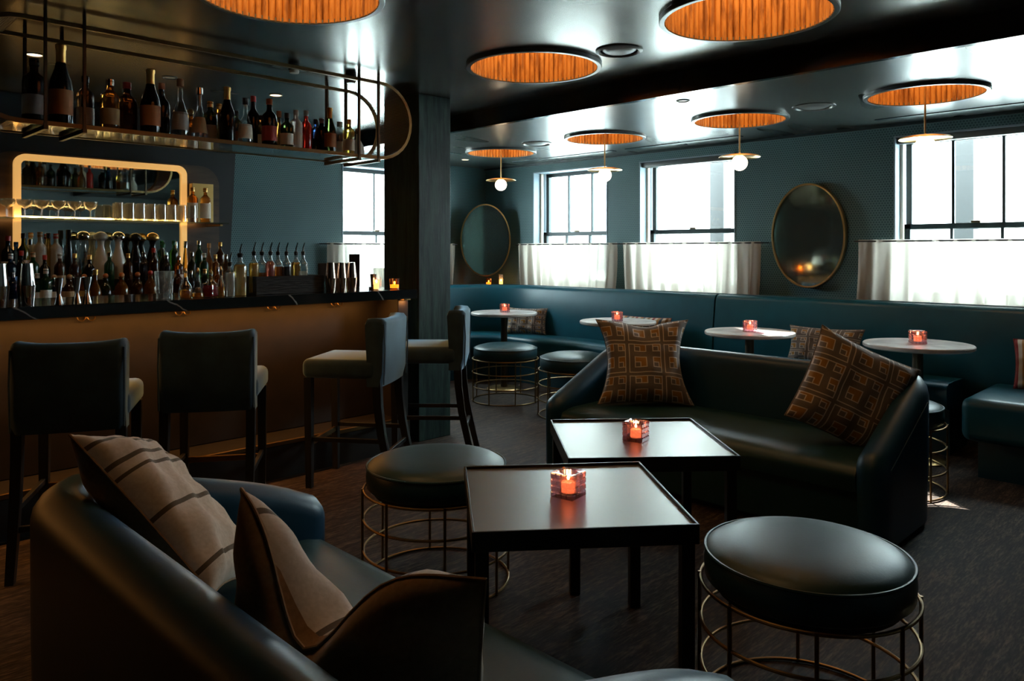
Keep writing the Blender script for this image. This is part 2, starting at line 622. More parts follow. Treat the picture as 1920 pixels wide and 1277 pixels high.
# ceiling line slots and picture-rail trim along the windows
for k, (y0, y1) in enumerate(((4.55, 5.95), (3.2, 4.4), (.3, 2.1))):
    bm = new_bm(); box(bm, 5.93, 6.00, y0, y1, ZS - .006, ZS + .002); struct('trim_%d' % (k + 1), bm, m_trim)
bm = new_bm(); box(bm, XW - .02, XW, -2.8, YL, ZS - .022, ZS); struct('trim_4', bm, m_trim)
bm = new_bm(); box(bm, XW - .014, XW, -2.8, YL, 0, .12); struct('baseboard_right', bm, m_trim)
bm = new_bm(); box(bm, 2.95, XW, YL - .014, YL, 0, .12); struct('baseboard_far', bm, m_trim)

# windows
def window(n, along, lo, hi, muntins):
    """along: 'y' for the window wall, 'x' for the far wall"""
    def P(u, d, z):
        return (XW + d, u, z) if along == 'y' else (u, YL + d, z)
    def bx(bm, u0, u1, d0, d1, z0, z1, bev=0):
        if along == 'y':
            box(bm, XW + d0, XW + d1, u0, u1, z0, z1, bev)
        else:
            box(bm, u0, u1, YL + d0, YL + d1, z0, z1, bev)
    r = bpy.data.objects.new('window_%d' % n, None)
    COL.objects.link(r)
    r['kind'] = 'structure'
    bm = new_bm()
    for a, b in ((lo, lo + .012), (hi - .012, hi)):
        bx(bm, a, b, -.004, .30, WZ0, WZ1)
    bx(bm, lo, hi, -.004, .30, WZ1 - .012, WZ1)
    obj('window_reveal', bm, m_reveal, r, False)
    bm = new_bm(); bx(bm, lo - .01, hi + .01, -.03, .30, WZ0 - .03, WZ0 + .012, .004)
    obj('window_sill', bm, m_trim, r, False)
    bm = new_bm()
    for a, b in ((lo + .012, lo + .034), (hi - .034, hi - .012)):
        bx(bm, a, b, .10, .135, WZ0, WZ1 - .012)
    obj('sash_track', bm, m_ivory, r, False)
    f = .042
    zm = 1.535
    for (z0, z1, d0, nm) in ((zm - .022, WZ1 - .012, .185, 'upper_sash'), (WZ0 + .012, zm + .022, .145, 'lower_sash')):
        bm = new_bm()
        a, b = lo + .03, hi - .03
        bx(bm, a, a + f, d0, d0 + .036, z0, z1); bx(bm, b - f, b, d0, d0 + .036, z0, z1)
        bx(bm, a, b, d0, d0 + .036, z0, z0 + .04); bx(bm, a, b, d0, d0 + .036, z1 - .04, z1)
        for k in range(muntins):
            c = a + (b - a) * (k + 1) / (muntins + 1)
            bx(bm, c - .010, c + .010, d0 + .004, d0 + .032, z0, z1)
        so = obj(nm, bm, m_sash, r, False)
        bm = new_bm(); bx(bm, a + .02, b - .02, d0 + .016, d0 + .020, z0 + .02, z1 - .02)
        obj('pane', bm, m_pane, so, False)
    bm = new_bm(); c = (lo + hi) / 2
    bx(bm, c - .03, c + .03, .125, .15, zm + .022, zm + .038, .003)
    obj('sash_lock', bm, m_bronze_shaded_brass, r, False)
window(1, 'y', *WIN[0], 2)
window(2, 'y', *WIN[1], 0)
window(3, 'y', *WIN[2], 2)
window(4, 'x', *FWIN, 1)
# roller-blind boxes at the heads of the two nearest visible windows
for (lo, hi), lab in ((WIN[1], 'slim grey blind cassette at the head of the middle window'), (WIN[2], 'slim grey blind cassette at the head of the window beside the oval mirror')):
    bm = new_bm(); box(bm, XW + .02, XW + .085, lo + .014, hi - .014, WZ1 - .062, WZ1 - .013, .008)
    tag(obj('blind_cassette', bm, m_grille), lab, 'blind')

# exterior seen through the glass
m_white = M('white_siding', (.80, .79, .77), .8)
m_conc = M('pale_paving', (.62, .61, .58), .9)
m_roof = M('grey_roof', (.22, .24, .28), .8)
m_porch = M('grey_porch_paint', (.036, .032, .031), .7)
bm = new_bm(); box(bm, 6.58, 40, -30, 40, -.5, -.35); struct('ground_outside', bm, m_conc)
bm = new_bm(); box(bm, -10, 6.58, 7.03, 40, -.5, -.35); struct('ground_outside_far', bm, m_conc)
t = thing('sun_block_building', 'white building added across the street to block part of the sun', 'building', (12, 12, -.35))
bm = new_bm(); box(bm, 0, 5, -8.6, 14, 0, 7.42); box(bm, 0, 1, 1.3, 14, 7.42, 10.6); obj('wall', bm, m_white, t, False)  # added sun blocker: height and tower shaped to cut sun at the windows
for k in range(5):
    for q in range(2):
        bm = new_bm(); box(bm, -.03, .02, -7.2 + 4.2 * k, -5.9 + 4.2 * k, 1.3 + 3.6 * q, 3.0 + 3.6 * q); obj('window', bm, m_roof, t, False)
bm = new_bm(); box(bm, -.06, 5.06, -8.7, 1.3, 7.42, 7.54); box(bm, -.06, 1.06, 1.27, 14.1, 10.6, 10.75); obj('parapet', bm, m_white, t, False)
t = thing('house', 'low white house with a grey pitched roof outside the right window', 'house', (15, -1.5, -.35))
bm = new_bm(); box(bm, 0, 5, -5, 4, 0, 2.6); obj('wall', bm, m_white, t, False)
bm = new_bm()
pr_ = [(-.3, 2.6), (2.5, 4.1), (5.3, 2.6)]
A = [bm.verts.new((x, -5.2, z)) for x, z in pr_]; Bv = [bm.verts.new((x, 4.2, z)) for x, z in pr_]
bm.faces.new(A); bm.faces.new(Bv[::-1])
for k in range(3):
    bm.faces.new((A[k], A[(k + 1) % 3], Bv[(k + 1) % 3], Bv[k]))
obj('roof', bm, m_roof, t, False)
for yy, lab in ((2.02, 'square grey porch post outside the window beside the oval mirror'), (4.55, 'square grey porch post outside the middle window')):
    bm = new_bm(); box(bm, 7.9, 8.08, yy - .09, yy + .09, -.35, 3.4, .006); box(bm, 7.86, 8.12, yy - .13, yy + .13, -.35, -.1, .006)
    tag(obj('porch_post', bm, m_porch), lab, 'post')

# ================================================================ ceiling fittings
def coffer(x, y, z, R, label, group):
    t = thing('coffer_light', label, 'ceiling light', (x, y, z), 0, group)
    rim = .026
    bm = new_bm()
    lathe(bm, [(R, -.022), (R + rim - .004, -.022), (R + rim, -.018), (R + rim, -.0005), (R, -.0005), (R, -.022)], 72)
    obj('rim', bm, m_rim, t)
    bm = new_bm()
    n = int(R * 200)
    pts = []
    for k in range(n):
        a = 2 * PI * k / n
        w = 2 * PI / n
        for da, rr in ((0, R + .010), (.14, R - .003), (.5, R - .006), (.86, R - .003)):
            pts.append((rr, a + da * w))
    lo_ = [bm.verts.new((r * math.cos(a), r * math.sin(a), -.018)) for r, a in pts]
    hi_ = [bm.verts.new((r * math.cos(a), r * math.sin(a), .30)) for r, a in pts]
    m = len(pts)
    for k in range(m):
        bm.faces.new((lo_[k], lo_[(k + 1) % m], hi_[(k + 1) % m], hi_[k]))
    obj('slat_lining', bm, m_oak, t, True, 60)
    bm = new_bm(); lathe(bm, [(0, .30), (R + .006, .30), (R + .006, .318), (0, .318)], 48)
    obj('diffuser', bm, m_lampface, t)
    return t
for (x, y), lab in zip(COF_MAIN, ('round oak-lined ceiling recess beside the dropped edge, nearest the column', 'large round oak-lined ceiling recess over the square tables', 'large round oak-lined ceiling recess above the bar stools', 'added unseen oak-lined ceiling recess, warming the near sofa from above the view')):
    coffer(x, y, ZC, RM, lab, 'round ceiling recesses on the main ceiling')
names4 = ('far corner', 'second', 'third', 'nearest')
for (x, y), lab in zip(COF_LOW, ('round oak-lined recess in the lower ceiling nearest the corner mirror', 'round oak-lined recess in the lower ceiling before the first window', 'round oak-lined recess in the lower ceiling before the middle window', 'round oak-lined recess in the lower ceiling by the oval wall mirror')):
    coffer(x, y, ZS, RL, lab, 'round ceiling recesses over the banquette')
for (x, y), lab in zip(COF_LOW, ('globe pendant with brass disc hanging by the corner mirror', 'globe pendant with brass disc hanging before the first curtained window', 'globe pendant with brass disc hanging before the middle window', 'globe pendant with brass disc hanging before the window right of the oval mirror')):
    t = thing('pendant_lamp', lab, 'pendant lamp', (x, y, ZS), 0, 'globe pendants over the round tables')
    bm = new_bm(); lathe(bm, [(0, .300), (.05, .300), (.05, .285), (0, .285)], 24); obj('ceiling_rose', bm, m_brass, t)
    bm = new_bm(); lathe(bm, [(.006, .29), (.006, -.255), (.012, -.262), (.012, -.275), (0, -.275)], 12); obj('rod', bm, m_brass, t)
    bm = new_bm(); lathe(bm, [(0, -.268), (.10, -.270), (.140, -.278), (.150, -.286), (.148, -.289), (.138, -.282), (.10, -.275), (0, -.273)], 48); obj('disc', bm, m_brass, t)
    bm = new_bm()
    lathe(bm, [(0, -.276)] + [(.058 * math.sin(a), -.330 + .058 * math.cos(a)) for a in [PI * (k + 2) / 18 for k in range(16)]] + [(0, -.388)], 28)
    obj('globe', bm, m_globe, t)
# round vents / speakers
for x, y, z, r, lab in ((3.40, 2.56, ZC, .13, 'round grey ceiling vent between the two large oak recesses'), (5.10, 2.20, ZS, .14, 'round ceiling vent in the lower ceiling beside the oval mirror'), (5.07, 4.75, ZS, .14, 'round ceiling vent in the lower ceiling near the corner')):
    t = thing('ceiling_vent', lab, 'vent', (x, y, z), 0, 'round ceiling vents')
    bm = new_bm(); lathe(bm, [(r * .80, -.004), (r * .86, -.012), (r, -.006), (r, .002), (r * .80, .002), (r * .80, -.004)], 48); obj('vent_ring', bm, m_rim, t)
    bm = new_bm(); lathe(bm, [(0, -.006), (r * .55, -.010), (r * .70, .0), (r * .80, .0)], 48); obj('vent_grille', bm, m_grille, t)
def downlight(x, y, z, r, lab, on):
    t = thing('downlight', lab, 'recessed light', (x, y, z), 0, 'small recessed downlights')
    bm = new_bm(); lathe(bm, [(r * .8, .0), (r * .85, -.006), (r, -.003), (r, .001), (r * .8, .001), (r * .8, 0)], 28); obj('downlight_ring', bm, m_rim, t)
    bm = new_bm(); lathe(bm, [(0, -.0015), (r * .8, -.0015), (r * .8, .001), (0, .001)], 24); obj('lens', bm, m_spotface if on else m_spotoff, t)
    return t
downlight(1.13, 4.95, ZC, .048, 'lit recessed downlight over the bar, furthest from the column', True)
downlight(1.89, 4.99, ZC, .048, 'dim recessed downlight over the bar between the two lit ones', False)
downlight(2.64, 5.02, ZC, .048, 'lit recessed downlight over the bar nearest the column', True)
downlight(4.30, 2.72, ZS, .045, 'unlit recessed downlight in the lower ceiling by the dropped edge', False)
downlight(5.42, 6.13, ZS, .045, 'lit recessed downlight in the lower ceiling above the corner mirror', True)
for x in (1.13, 2.64):
    lamp('downlight_lamp', 'SPOT', (x, 5.0, ZC - .02), 7, (1, .60, .28), .03, rot=(math.radians(20), 0, 0), spot=math.radians(110), blend=.8)
for x, lab in ((2.285, 'black can spotlight above the hanging shelf, further from the column'), (2.68, 'black can spotlight above the hanging shelf near its rounded end')):
    t = thing('can_spotlight', lab, 'spotlight', (x, 4.12, ZC), 0, 'black can spotlights over the bar')
    bm = new_bm(); lathe(bm, [(0, 0), (.034, 0), (.034, -.035), (.030, -.036), (0, -.036)], 24); obj('can', bm, m_black, t)
    bm = new_bm(); lathe(bm, [(0, -.035), (.030, -.035), (.027, -.052), (0, -.053)], 24); obj('lens', bm, m_spotoff, t)

# ================================================================ oval mirrors
def oval_mirror(loc, rotz, hw, hh, label, deep):
    """faces local -y"""
    t = thing('oval_mirror', label, 'mirror', loc, rotz)
    n = 72
    def e(s, y):
        return [(s[0] * math.cos(2 * PI * k / n), y, s[1] * math.sin(2 * PI * k / n)) for k in range(n)]
    bm = new_bm()
    rings = []
    for k in range(n):
        a = 2 * PI * k / n
        c, s = math.cos(a), math.sin(a)
        rings.append([((hw + o) * c, y, (hh + o) * s) for o, y in ((-.012, -deep), (0, -deep), (.004, -deep + .004), (.004, 0), (-.012, 0))])
    sweep(bm, rings, closed=True)
    obj('mirror_frame', bm, m_brass, t)
    bm = new_bm()
    f = [bm.verts.new(p) for p in e((hw - .008, hh - .008), -deep + .012)]
    g = [bm.verts.new(p) for p in e((hw - .008, hh - .008), -.004)]
    bm.faces.new(f); bm.faces.new(g[::-1])
    for k in range(n):
        bm.faces.new((f[k], f[(k + 1) % n], g[(k + 1) % n], g[k]))
    obj('mirror_glass', bm, m_hazemirror, t, False)
    return t
oval_mirror((XW - .012, 2.73, 1.475), PI / 2 * -1 + PI * 0, .31, .432, 'brass-framed oval mirror on the wall between two curtained windows', .045)
oval_mirror((5.97, 6.40, 1.47), -PI / 4, .285, .412, 'brass-framed oval mirror set across the far corner', .045)

# ================================================================ curtains on rods
def curtain(along, lo, hi, d, z0, z1, label, taper=0, seed=1):
    rnd = random.Random(seed)
    t = thing('cafe_curtain', label, 'curtain', (0, 0, 0))
    n = int((hi - lo) * 110)
    rows = 10
    ph = [rnd.uniform(0, 6.28) for _ in range(6)]
    bm = new_bm()
    grid = []
    for j in range(rows + 1):
        f = j / rows
        z = z1 - (z1 - z0) * f
        row = []
        for i in range(n + 1):
            q = i / n
            u = lo + (hi - lo) * q
            u += taper * f * f * (2 * q - 1) * -1 if taper else 0
            w = (.006 + .020 * f ** .6) * (math.sin(q * (hi - lo) * 52 + ph[0] + 1.6 * math.sin(q * 5 + ph[1])) + .55 * math.sin(q * (hi - lo) * 31 + ph[2] + f * .8) + .35 * math.sin(q * (hi - lo) * 93 + ph[3]))
            u += .012 * f * math.sin(q * (hi - lo) * 40 + ph[4])
            p = (d + w, u, z) if along == 'y' else (u, d + w, z)
            row.append(bm.verts.new(p))
        grid.append(row)
    for j in range(rows):
        for i in range(n):
            bm.faces.new((grid[j][i], grid[j][i + 1], grid[j + 1][i + 1], grid[j + 1][i]))
    obj('curtain_cloth', bm, m_curt, t, True, 80)
    bm = new_bm()
    P = (lambda u: (d, u, z1 - .012)) if along == 'y' else (lambda u: (u, d, z1 - .012))
    tube(bm, [P(lo - .03), P(hi + .03)], .006, 8)
    for u in (lo - .025, hi + .025):
        a = P(u)
        b = (XW, a[1], a[2]) if along == 'y' else (a[0], YL, a[2])
        tube(bm, [a, b], .005, 8)
    obj('curtain_rod', bm, m_black, t)
    return t
CX_ = 6.15
curtain('y', 4.66, 6.06, CX_, .86, 1.43, 'sheer cream café curtain on the window nearest the corner', .05, 3)
curtain('y', 3.12, 4.59, CX_, .86, 1.43, 'sheer cream café curtain on the middle window', .03, 8)
curtain('y', .55, 2.30, CX_, .86, 1.435, 'sheer cream café curtain beside the oval wall mirror', -.03, 5)
curtain('x', 4.02, 5.68, YL - .10, .86, 1.43, 'sheer cream café curtain on the window behind the bar column', .03, 12)

# ================================================================ banquette
def offset_path(front, n=10):
    """plan line of the banquette at depth `front` from the back line: along the windows, round the corner, along the far wall"""
    X0, Y0 = 5.97 - front, 6.42 - front
    R = .85 - front * .9
    pts = [(X0, -1.5)] + [(X0, y) for y in (.5, 1.5, 2.5, 3.42, 4.4)]
    for k in range(n + 1):
        a = PI / 2 * k / n
        pts.append((X0 - R + R * math.cos(a), Y0 - R + R * math.sin(a)))
    pts += [(4.6, Y0), (3.6, Y0)]
    return pts
t = thing('banquette', 'long teal leather banquette under the windows, curving round the corner', 'banquette')
def band(f_prof, y_lo=None, y_hi=None):
    """loft a profile of (depth, z) along the banquette line"""
    paths = {}
    for f, z in f_prof:
        paths.setdefault(f, offset_path(f))
    L_ = len(next(iter(paths.values())))
    rings = []
    for i in range(L_):
        r = []
        for f, z in f_prof:
            x, y = paths[f][i]
            if i < 6:
                if y_lo is not None:
                    y = max(y, y_lo)
                if y_hi is not None:
                    y = min(y, y_hi)
            r.append((x, y, z))
        rings.append(r)
    return rings
def back_prof():
    return [(.10, .40), (.085, .70), (.055, .93), (.035, .958), (.0, .97), (-.05, .972), (-.085, .955), (-.095, .92), (-.095, .30), (.05, .30)]
bp = back_prof()
R_ = band(bp)
bm = new_bm(); sweep(bm, [r for r in R_[4:]]); 
# far part starts just past the seam
for vtx in bm.verts:
    if vtx.co.y < 3.43 and vtx.co.x > 5.5:
        vtx.co.y = 3.428
obj('backrest', bm, m_leather, t, True, 50)
bm = new_bm(); sweep(bm, [[(x, min(y, 3.412), z) for x, y, z in r] for r in R_[:5]])
obj('backrest', bm, m_leather, t, True, 50)
sp = [(.0, .30), (.0, .47), (.30, .478), (.42, .474), (.455, .458), (.468, .43), (.455, .34), (.44, .31), (.40, .30)]
bm = new_bm(); sweep(bm, band(sp, y_lo=1.34)[2:]); obj('seat', bm, m_leather, t, True, 50)
bm = new_bm(); sweep(bm, band([(.0, 0), (.0, .30), (.40, .30), (.40, 0)], y_lo=1.34)[2:]); obj('base', bm, m_leather_d, t, False)
bm = new_bm(); tube(bm, [(x, y, .972) for x, y in offset_path(-.02)], .006, 6); obj('piping', bm, m_leather, t)
# deep bench end
t = thing('bench', 'deep teal leather bench seat with recessed base at the banquette end', 'bench', (5.1, 1.32, 0))
bm = new_bm(); box(bm, 0, .765, -2.8, 0, .215, .475, .055, 4); obj('seat', bm, m_leather, t, True, 60)
bm = new_bm(); box(bm, .07, .76, -2.75, -.08, 0, .23); obj('base', bm, m_leather_d, t, False)
bm = new_bm(); tube(bm, [(.03, -2.7, .245), (.03, -.03, .245), (.74, -.03, .245)], .005, 6); obj('piping', bm, m_leather, t)
# corner ledge behind the curved back
bm = new_bm(); prism(bm, [(6.24, 6.69), (5.73, 6.69), (5.73, 6.47), (5.9, 6.31), (6.05, 6.10), (6.24, 6.10)], 0, .955)
tag(obj('corner_ledge', bm, m_trim), 'dark ledge filling the corner behind the curved banquette', 'ledge')

# ================================================================ candles in glass
def flame_mesh(bm, z, h=.022, r=.006):
    lathe(bm, [(0, z), (r * .7, z + h * .12), (r, z + h * .35), (r * .7, z + h * .62), (r * .3, z + h * .85), (0, z + h)], 12)
def cube_candle_proto():
    t = thing('candle_holder', 'x', 'candle holder', (0, 0, 0), 0, 'amethyst glass cube candles')
    a, h = .041, .082
    bm = new_bm()
    n = 4
    def stud_face(o, ux, uy, nrm, wu, wv):
        o, ux, uy, nrm = map(Vector, (o, ux, uy, nrm))
        for i in range(n):
            for j in range(n):
                p = [o + ux * (wu * (i + di) / n) + uy * (wv * (j + dj) / n) for di, dj in ((0, 0), (1, 0), (1, 1), (0, 1))]
                c = sum(p, Vector()) / 4
                q = [c + (x - c) * .62 + nrm * .0055 for x in p]
                V = [bm.verts.new(x) for x in p]; W = [bm.verts.new(x) for x in q]
                bm.faces.new(W)
                for k in range(4):
                    bm.faces.new((V[k], V[(k + 1) % 4], W[(k + 1) % 4], W[k]))
    stud_face((-a, -a, 0), (1, 0, 0), (0, 0, 1), (0, -1, 0), 2 * a, h)
    stud_face((a, -a, 0), (0, 1, 0), (0, 0, 1), (1, 0, 0), 2 * a, h)
    stud_face((a, a, 0), (-1, 0, 0), (0, 0, 1), (0, 1, 0), 2 * a, h)
    stud_face((-a, a, 0), (0, -1, 0), (0, 0, 1), (-1, 0, 0), 2 * a, h)
    # top rim with round well
    N_ = 24
    sq, ci, cb = [], [], []
    for k in range(N_):
        an = 2 * PI * k / N_
        c, s = math.cos(an), math.sin(an)
        m_ = a / max(abs(c), abs(s))
        sq.append(bm.verts.new((c * m_, s * m_, h)))
        ci.append(bm.verts.new((.031 * c, .031 * s, h - .002)))
        cb.append(bm.verts.new((.027 * c, .027 * s, .014)))
    for k in range(N_):
        k2 = (k + 1) % N_
        bm.faces.new((sq[k], sq[k2], ci[k2], ci[k]))
        bm.faces.new((ci[k], ci[k2], cb[k2], cb[k]))
    bm.faces.new(cb)
    bt = [bm.verts.new(p) for p in ((-a, -a, 0), (a, -a, 0), (a, a, 0), (-a, a, 0))]
    bm.faces.new(bt[::-1])
    bmesh.ops.remove_doubles(bm, verts=bm.verts, dist=1e-5)
    obj('glass_cube', bm, m_cubeglass, t, False)
    bm = new_bm(); lathe(bm, [(0, .0145), (.023, .0145), (.023, .046), (.021, .048), (0, .047)], 20)
    w = obj('candle', bm, m_wax, t)
    bm = new_bm(); flame_mesh(bm, .053); obj('flame', bm, m_flame, w)
    return t
cube = cube_candle_proto()
TAB_Z = .53
CANDLES = [
    ((1.93, 1.664, TAB_Z), .15, 'lit amethyst glass cube candle on the nearer square table'),
    ((2.705, 1.947, TAB_Z), .20, 'lit amethyst glass cube candle on the farther square table'),
    ((5.20, 5.30, .75), .9, 'lit glass cube candle on the round table nearest the corner'),
    ((5.225, 3.955, .75), .7, 'lit glass cube candle on the round table before the first window'),
    ((5.24, 2.74, .75), .3, 'lit glass cube candle on the sunlit round table'),
    ((5.33, 1.62, .75), .55, 'lit glass cube candle on the round table behind the sofa pillow'),
]
for k, (p, rz, lab) in enumerate(CANDLES):
    if k == 0:
        o = cube; o.location = p; o.rotation_euler = (0, 0, rz); o['label'] = lab
    else:
        o = dup(cube, p, rz, lab)
    lamp('candle_glow', 'POINT', (p[0], p[1], p[2] + .068), .55, (1, .42, .12), .006)

def votive(loc, r, h, mat, lab, wax_h, energy=.4, name='votive_candle'):
    t = thing(name, lab, 'candle holder', loc)
    bm = new_bm(); lathe(bm, [(0, 0), (r * .86, 0), (r, h), (r - .002, h), (r * .84, .008), (0, .008)], 28); obj('glass', bm, mat, t)
    bm = new_bm(); lathe(bm, [(0, .009), (r * .8, .009), (r * .82, wax_h), (0, wax_h)], 20); w = obj('candle', bm, m_wax, t)
    bm = new_bm(); flame_mesh(bm, wax_h + .004, .02); obj('flame', bm, m_flame, w)
    lamp('candle_glow', 'POINT', (loc[0], loc[1], loc[2] + wax_h + .018), energy, (1, .42, .12), .006)
    return t
BZ = 1.09
votive((2.90, 4.16, BZ), .021, .070, m_tumbler, 'small clear votive candle on the bar near the column', .045)
votive((3.075, 4.20, BZ), .036, .072, m_amberglass, 'wide amber votive candle on the bar against the column', .03)
votive((6.00, 6.38, .955), .034, .075, m_amberglass, 'amber votive candle on the ledge under the corner mirror', .03)
votive((6.12, 6.30, .955), .026, .12, m_tumbler, 'tall clear candle glass on the ledge under the corner mirror', .04)
bm = new_bm(); lathe(bm, [(0, 0), (.036, 0), (.038, .14), (.0365, .14), (.0345, .006), (0, .006)], 28)
o = tag(obj('hurricane_glass', bm, m_tumbler), 'tall empty clear glass cylinder between the two bar candles', 'glass'); o.location = (3.06, 4.36, BZ)

# ================================================================ round tables
t = thing('round_table', 'x', 'table', (0, 0, 0), 0, 'round marble pedestal tables')
bm = new_bm(); lathe(bm, [(0, .722), (.318, .722), (.325, .729), (.325, .744), (.320, .75), (0, .75)], 64); obj('tabletop', bm, m_wmarble, t)
bm = new_bm(); lathe(bm, [(0, .016), (.032, .016), (.032, .70), (.12, .712), (.12, .722), (0, .722)], 28); obj('pedestal', bm, m_bronze_shaded_brass, t)  # brass post given a dark colour that stands in for shade
bm = new_bm(); lathe(bm, [(0, 0), (.165, 0), (.17, .006), (.16, .014), (.05, .022), (0, .022)], 40); obj('base', bm, m_brass, t)
for k, (p, lab) in enumerate((((5.20, 5.31, 0), 'round marble pedestal table nearest the corner'), ((5.24, 3.96, 0), 'round marble pedestal table before the first window'), ((5.25, 2.75, 0), 'round marble table bright in sunlight by the window'), ((5.33, 1.62, 0), 'round marble table behind the key-patterned sofa pillow'))):
    if k == 0:
        t.location = p; t['label'] = lab; tproto = t
    else:
        dup(tproto, p, 0, lab)

# ================================================================ square tables
def square_table(c, ang, side, label):
    t = thing('square_table', label, 'table', (c[0], c[1], 0), ang, 'square dark metal tables')
    s = side / 2
    bm = new_bm(); box(bm, -s + .006, s - .006, -s + .006, s - .006, TAB_Z - .02, TAB_Z); obj('tabletop', bm, m_tabletop, t, False)
    bm = new_bm()
    for sg in (-1, 1):
        box(bm, -s, s, sg * s - (.008 if sg > 0 else 0), sg * s + (.008 if sg < 0 else 0), TAB_Z - .05, TAB_Z + .010, .0015, 1)
        box(bm, sg * s - (.008 if sg > 0 else 0), sg * s + (.008 if sg < 0 else 0), -s + .008, s - .008, TAB_Z - .05, TAB_Z + .010, .0015, 1)
    obj('rim', bm, m_tableleg, t, False)
    for sx in (-1, 1):
        for sy in (-1, 1):
            bm = new_bm(); x, y = sx * (s - .030), sy * (s - .030)
            box(bm, x - .020, x + .020, y - .020, y + .020, 0, TAB_Z - .02, .003, 1); obj('leg', bm, m_tableleg, t, False)
    return t
square_table((1.939, 1.673), math.radians(-39.5), .675, 'square dark metal tray-top table nearer the striped pillows')
square_table((2.735, 1.967), math.radians(-42), .685, 'square dark metal tray-top table against the farther sofa')

# ================================================================ ottomans
def ottoman_proto():
    t = thing('ottoman', 'x', 'stool', (0, 0, 0), 0, 'round leather stools on brass cages')
    R = .285
    bm = new_bm()
    lathe(bm, [(0, .386), (R - .01, .386), (R, .395), (R + .003, .43), (R, .468), (R - .006, .476), (R - .03, .490), (R - .08, .503), (R - .15, .511), (0, .515)], 64)
    obj('cushion', bm, m_ott, t, True, 60)
    bm = new_bm(); tube(bm, circle_pts(0, 0, R - .001, .474, 64), .005, 6, True); obj('piping', bm, m_ott, t)
    bm = new_bm()
    for z in (.379, .262, .135, .007):
        tube(bm, circle_pts(0, 0, R + .012, z, 64), .0055, 8, True)
    obj('cage_rings', bm, m_brass_d, t)
    for k in range(8):
        a = 2 * PI * k / 8 + .2
        bm = new_bm(); x, y = (R + .016) * math.cos(a), (R + .016) * math.sin(a)
        tube(bm, [(x, y, 0), (x, y, .385)], .0055, 8); obj('upright', bm, m_brass_d, t)
    bm = new_bm(); lathe(bm, [(0, .362), (R - .03, .362), (R - .03, .387), (0, .387)], 40); obj('seat_board', bm, m_black, t)
    return t
ot = ottoman_proto()
for k, (p, rz, lab) in enumerate((
    ((2.0, 2.44, 0), 0, 'round leather stool beside the bar stools, tucked behind the nearer square table'),
    ((2.165, .957, 0), .3, 'large round leather stool in front, beside the nearer square table'),
    ((4.815, 4.90, 0), .1, 'round leather stool with brass cage by the corner table'),
    ((4.78, 4.05, 0), .5, 'round leather stool partly hidden behind the sofa arm'),
    ((4.60, 1.56, 0), .9, 'round leather stool mostly hidden behind the sofa, near the bench'))):
    if k == 0:
        ot.location = p; ot.rotation_euler = (0, 0, rz); ot['label'] = lab
    else:
        dup(ot, p, rz, lab)

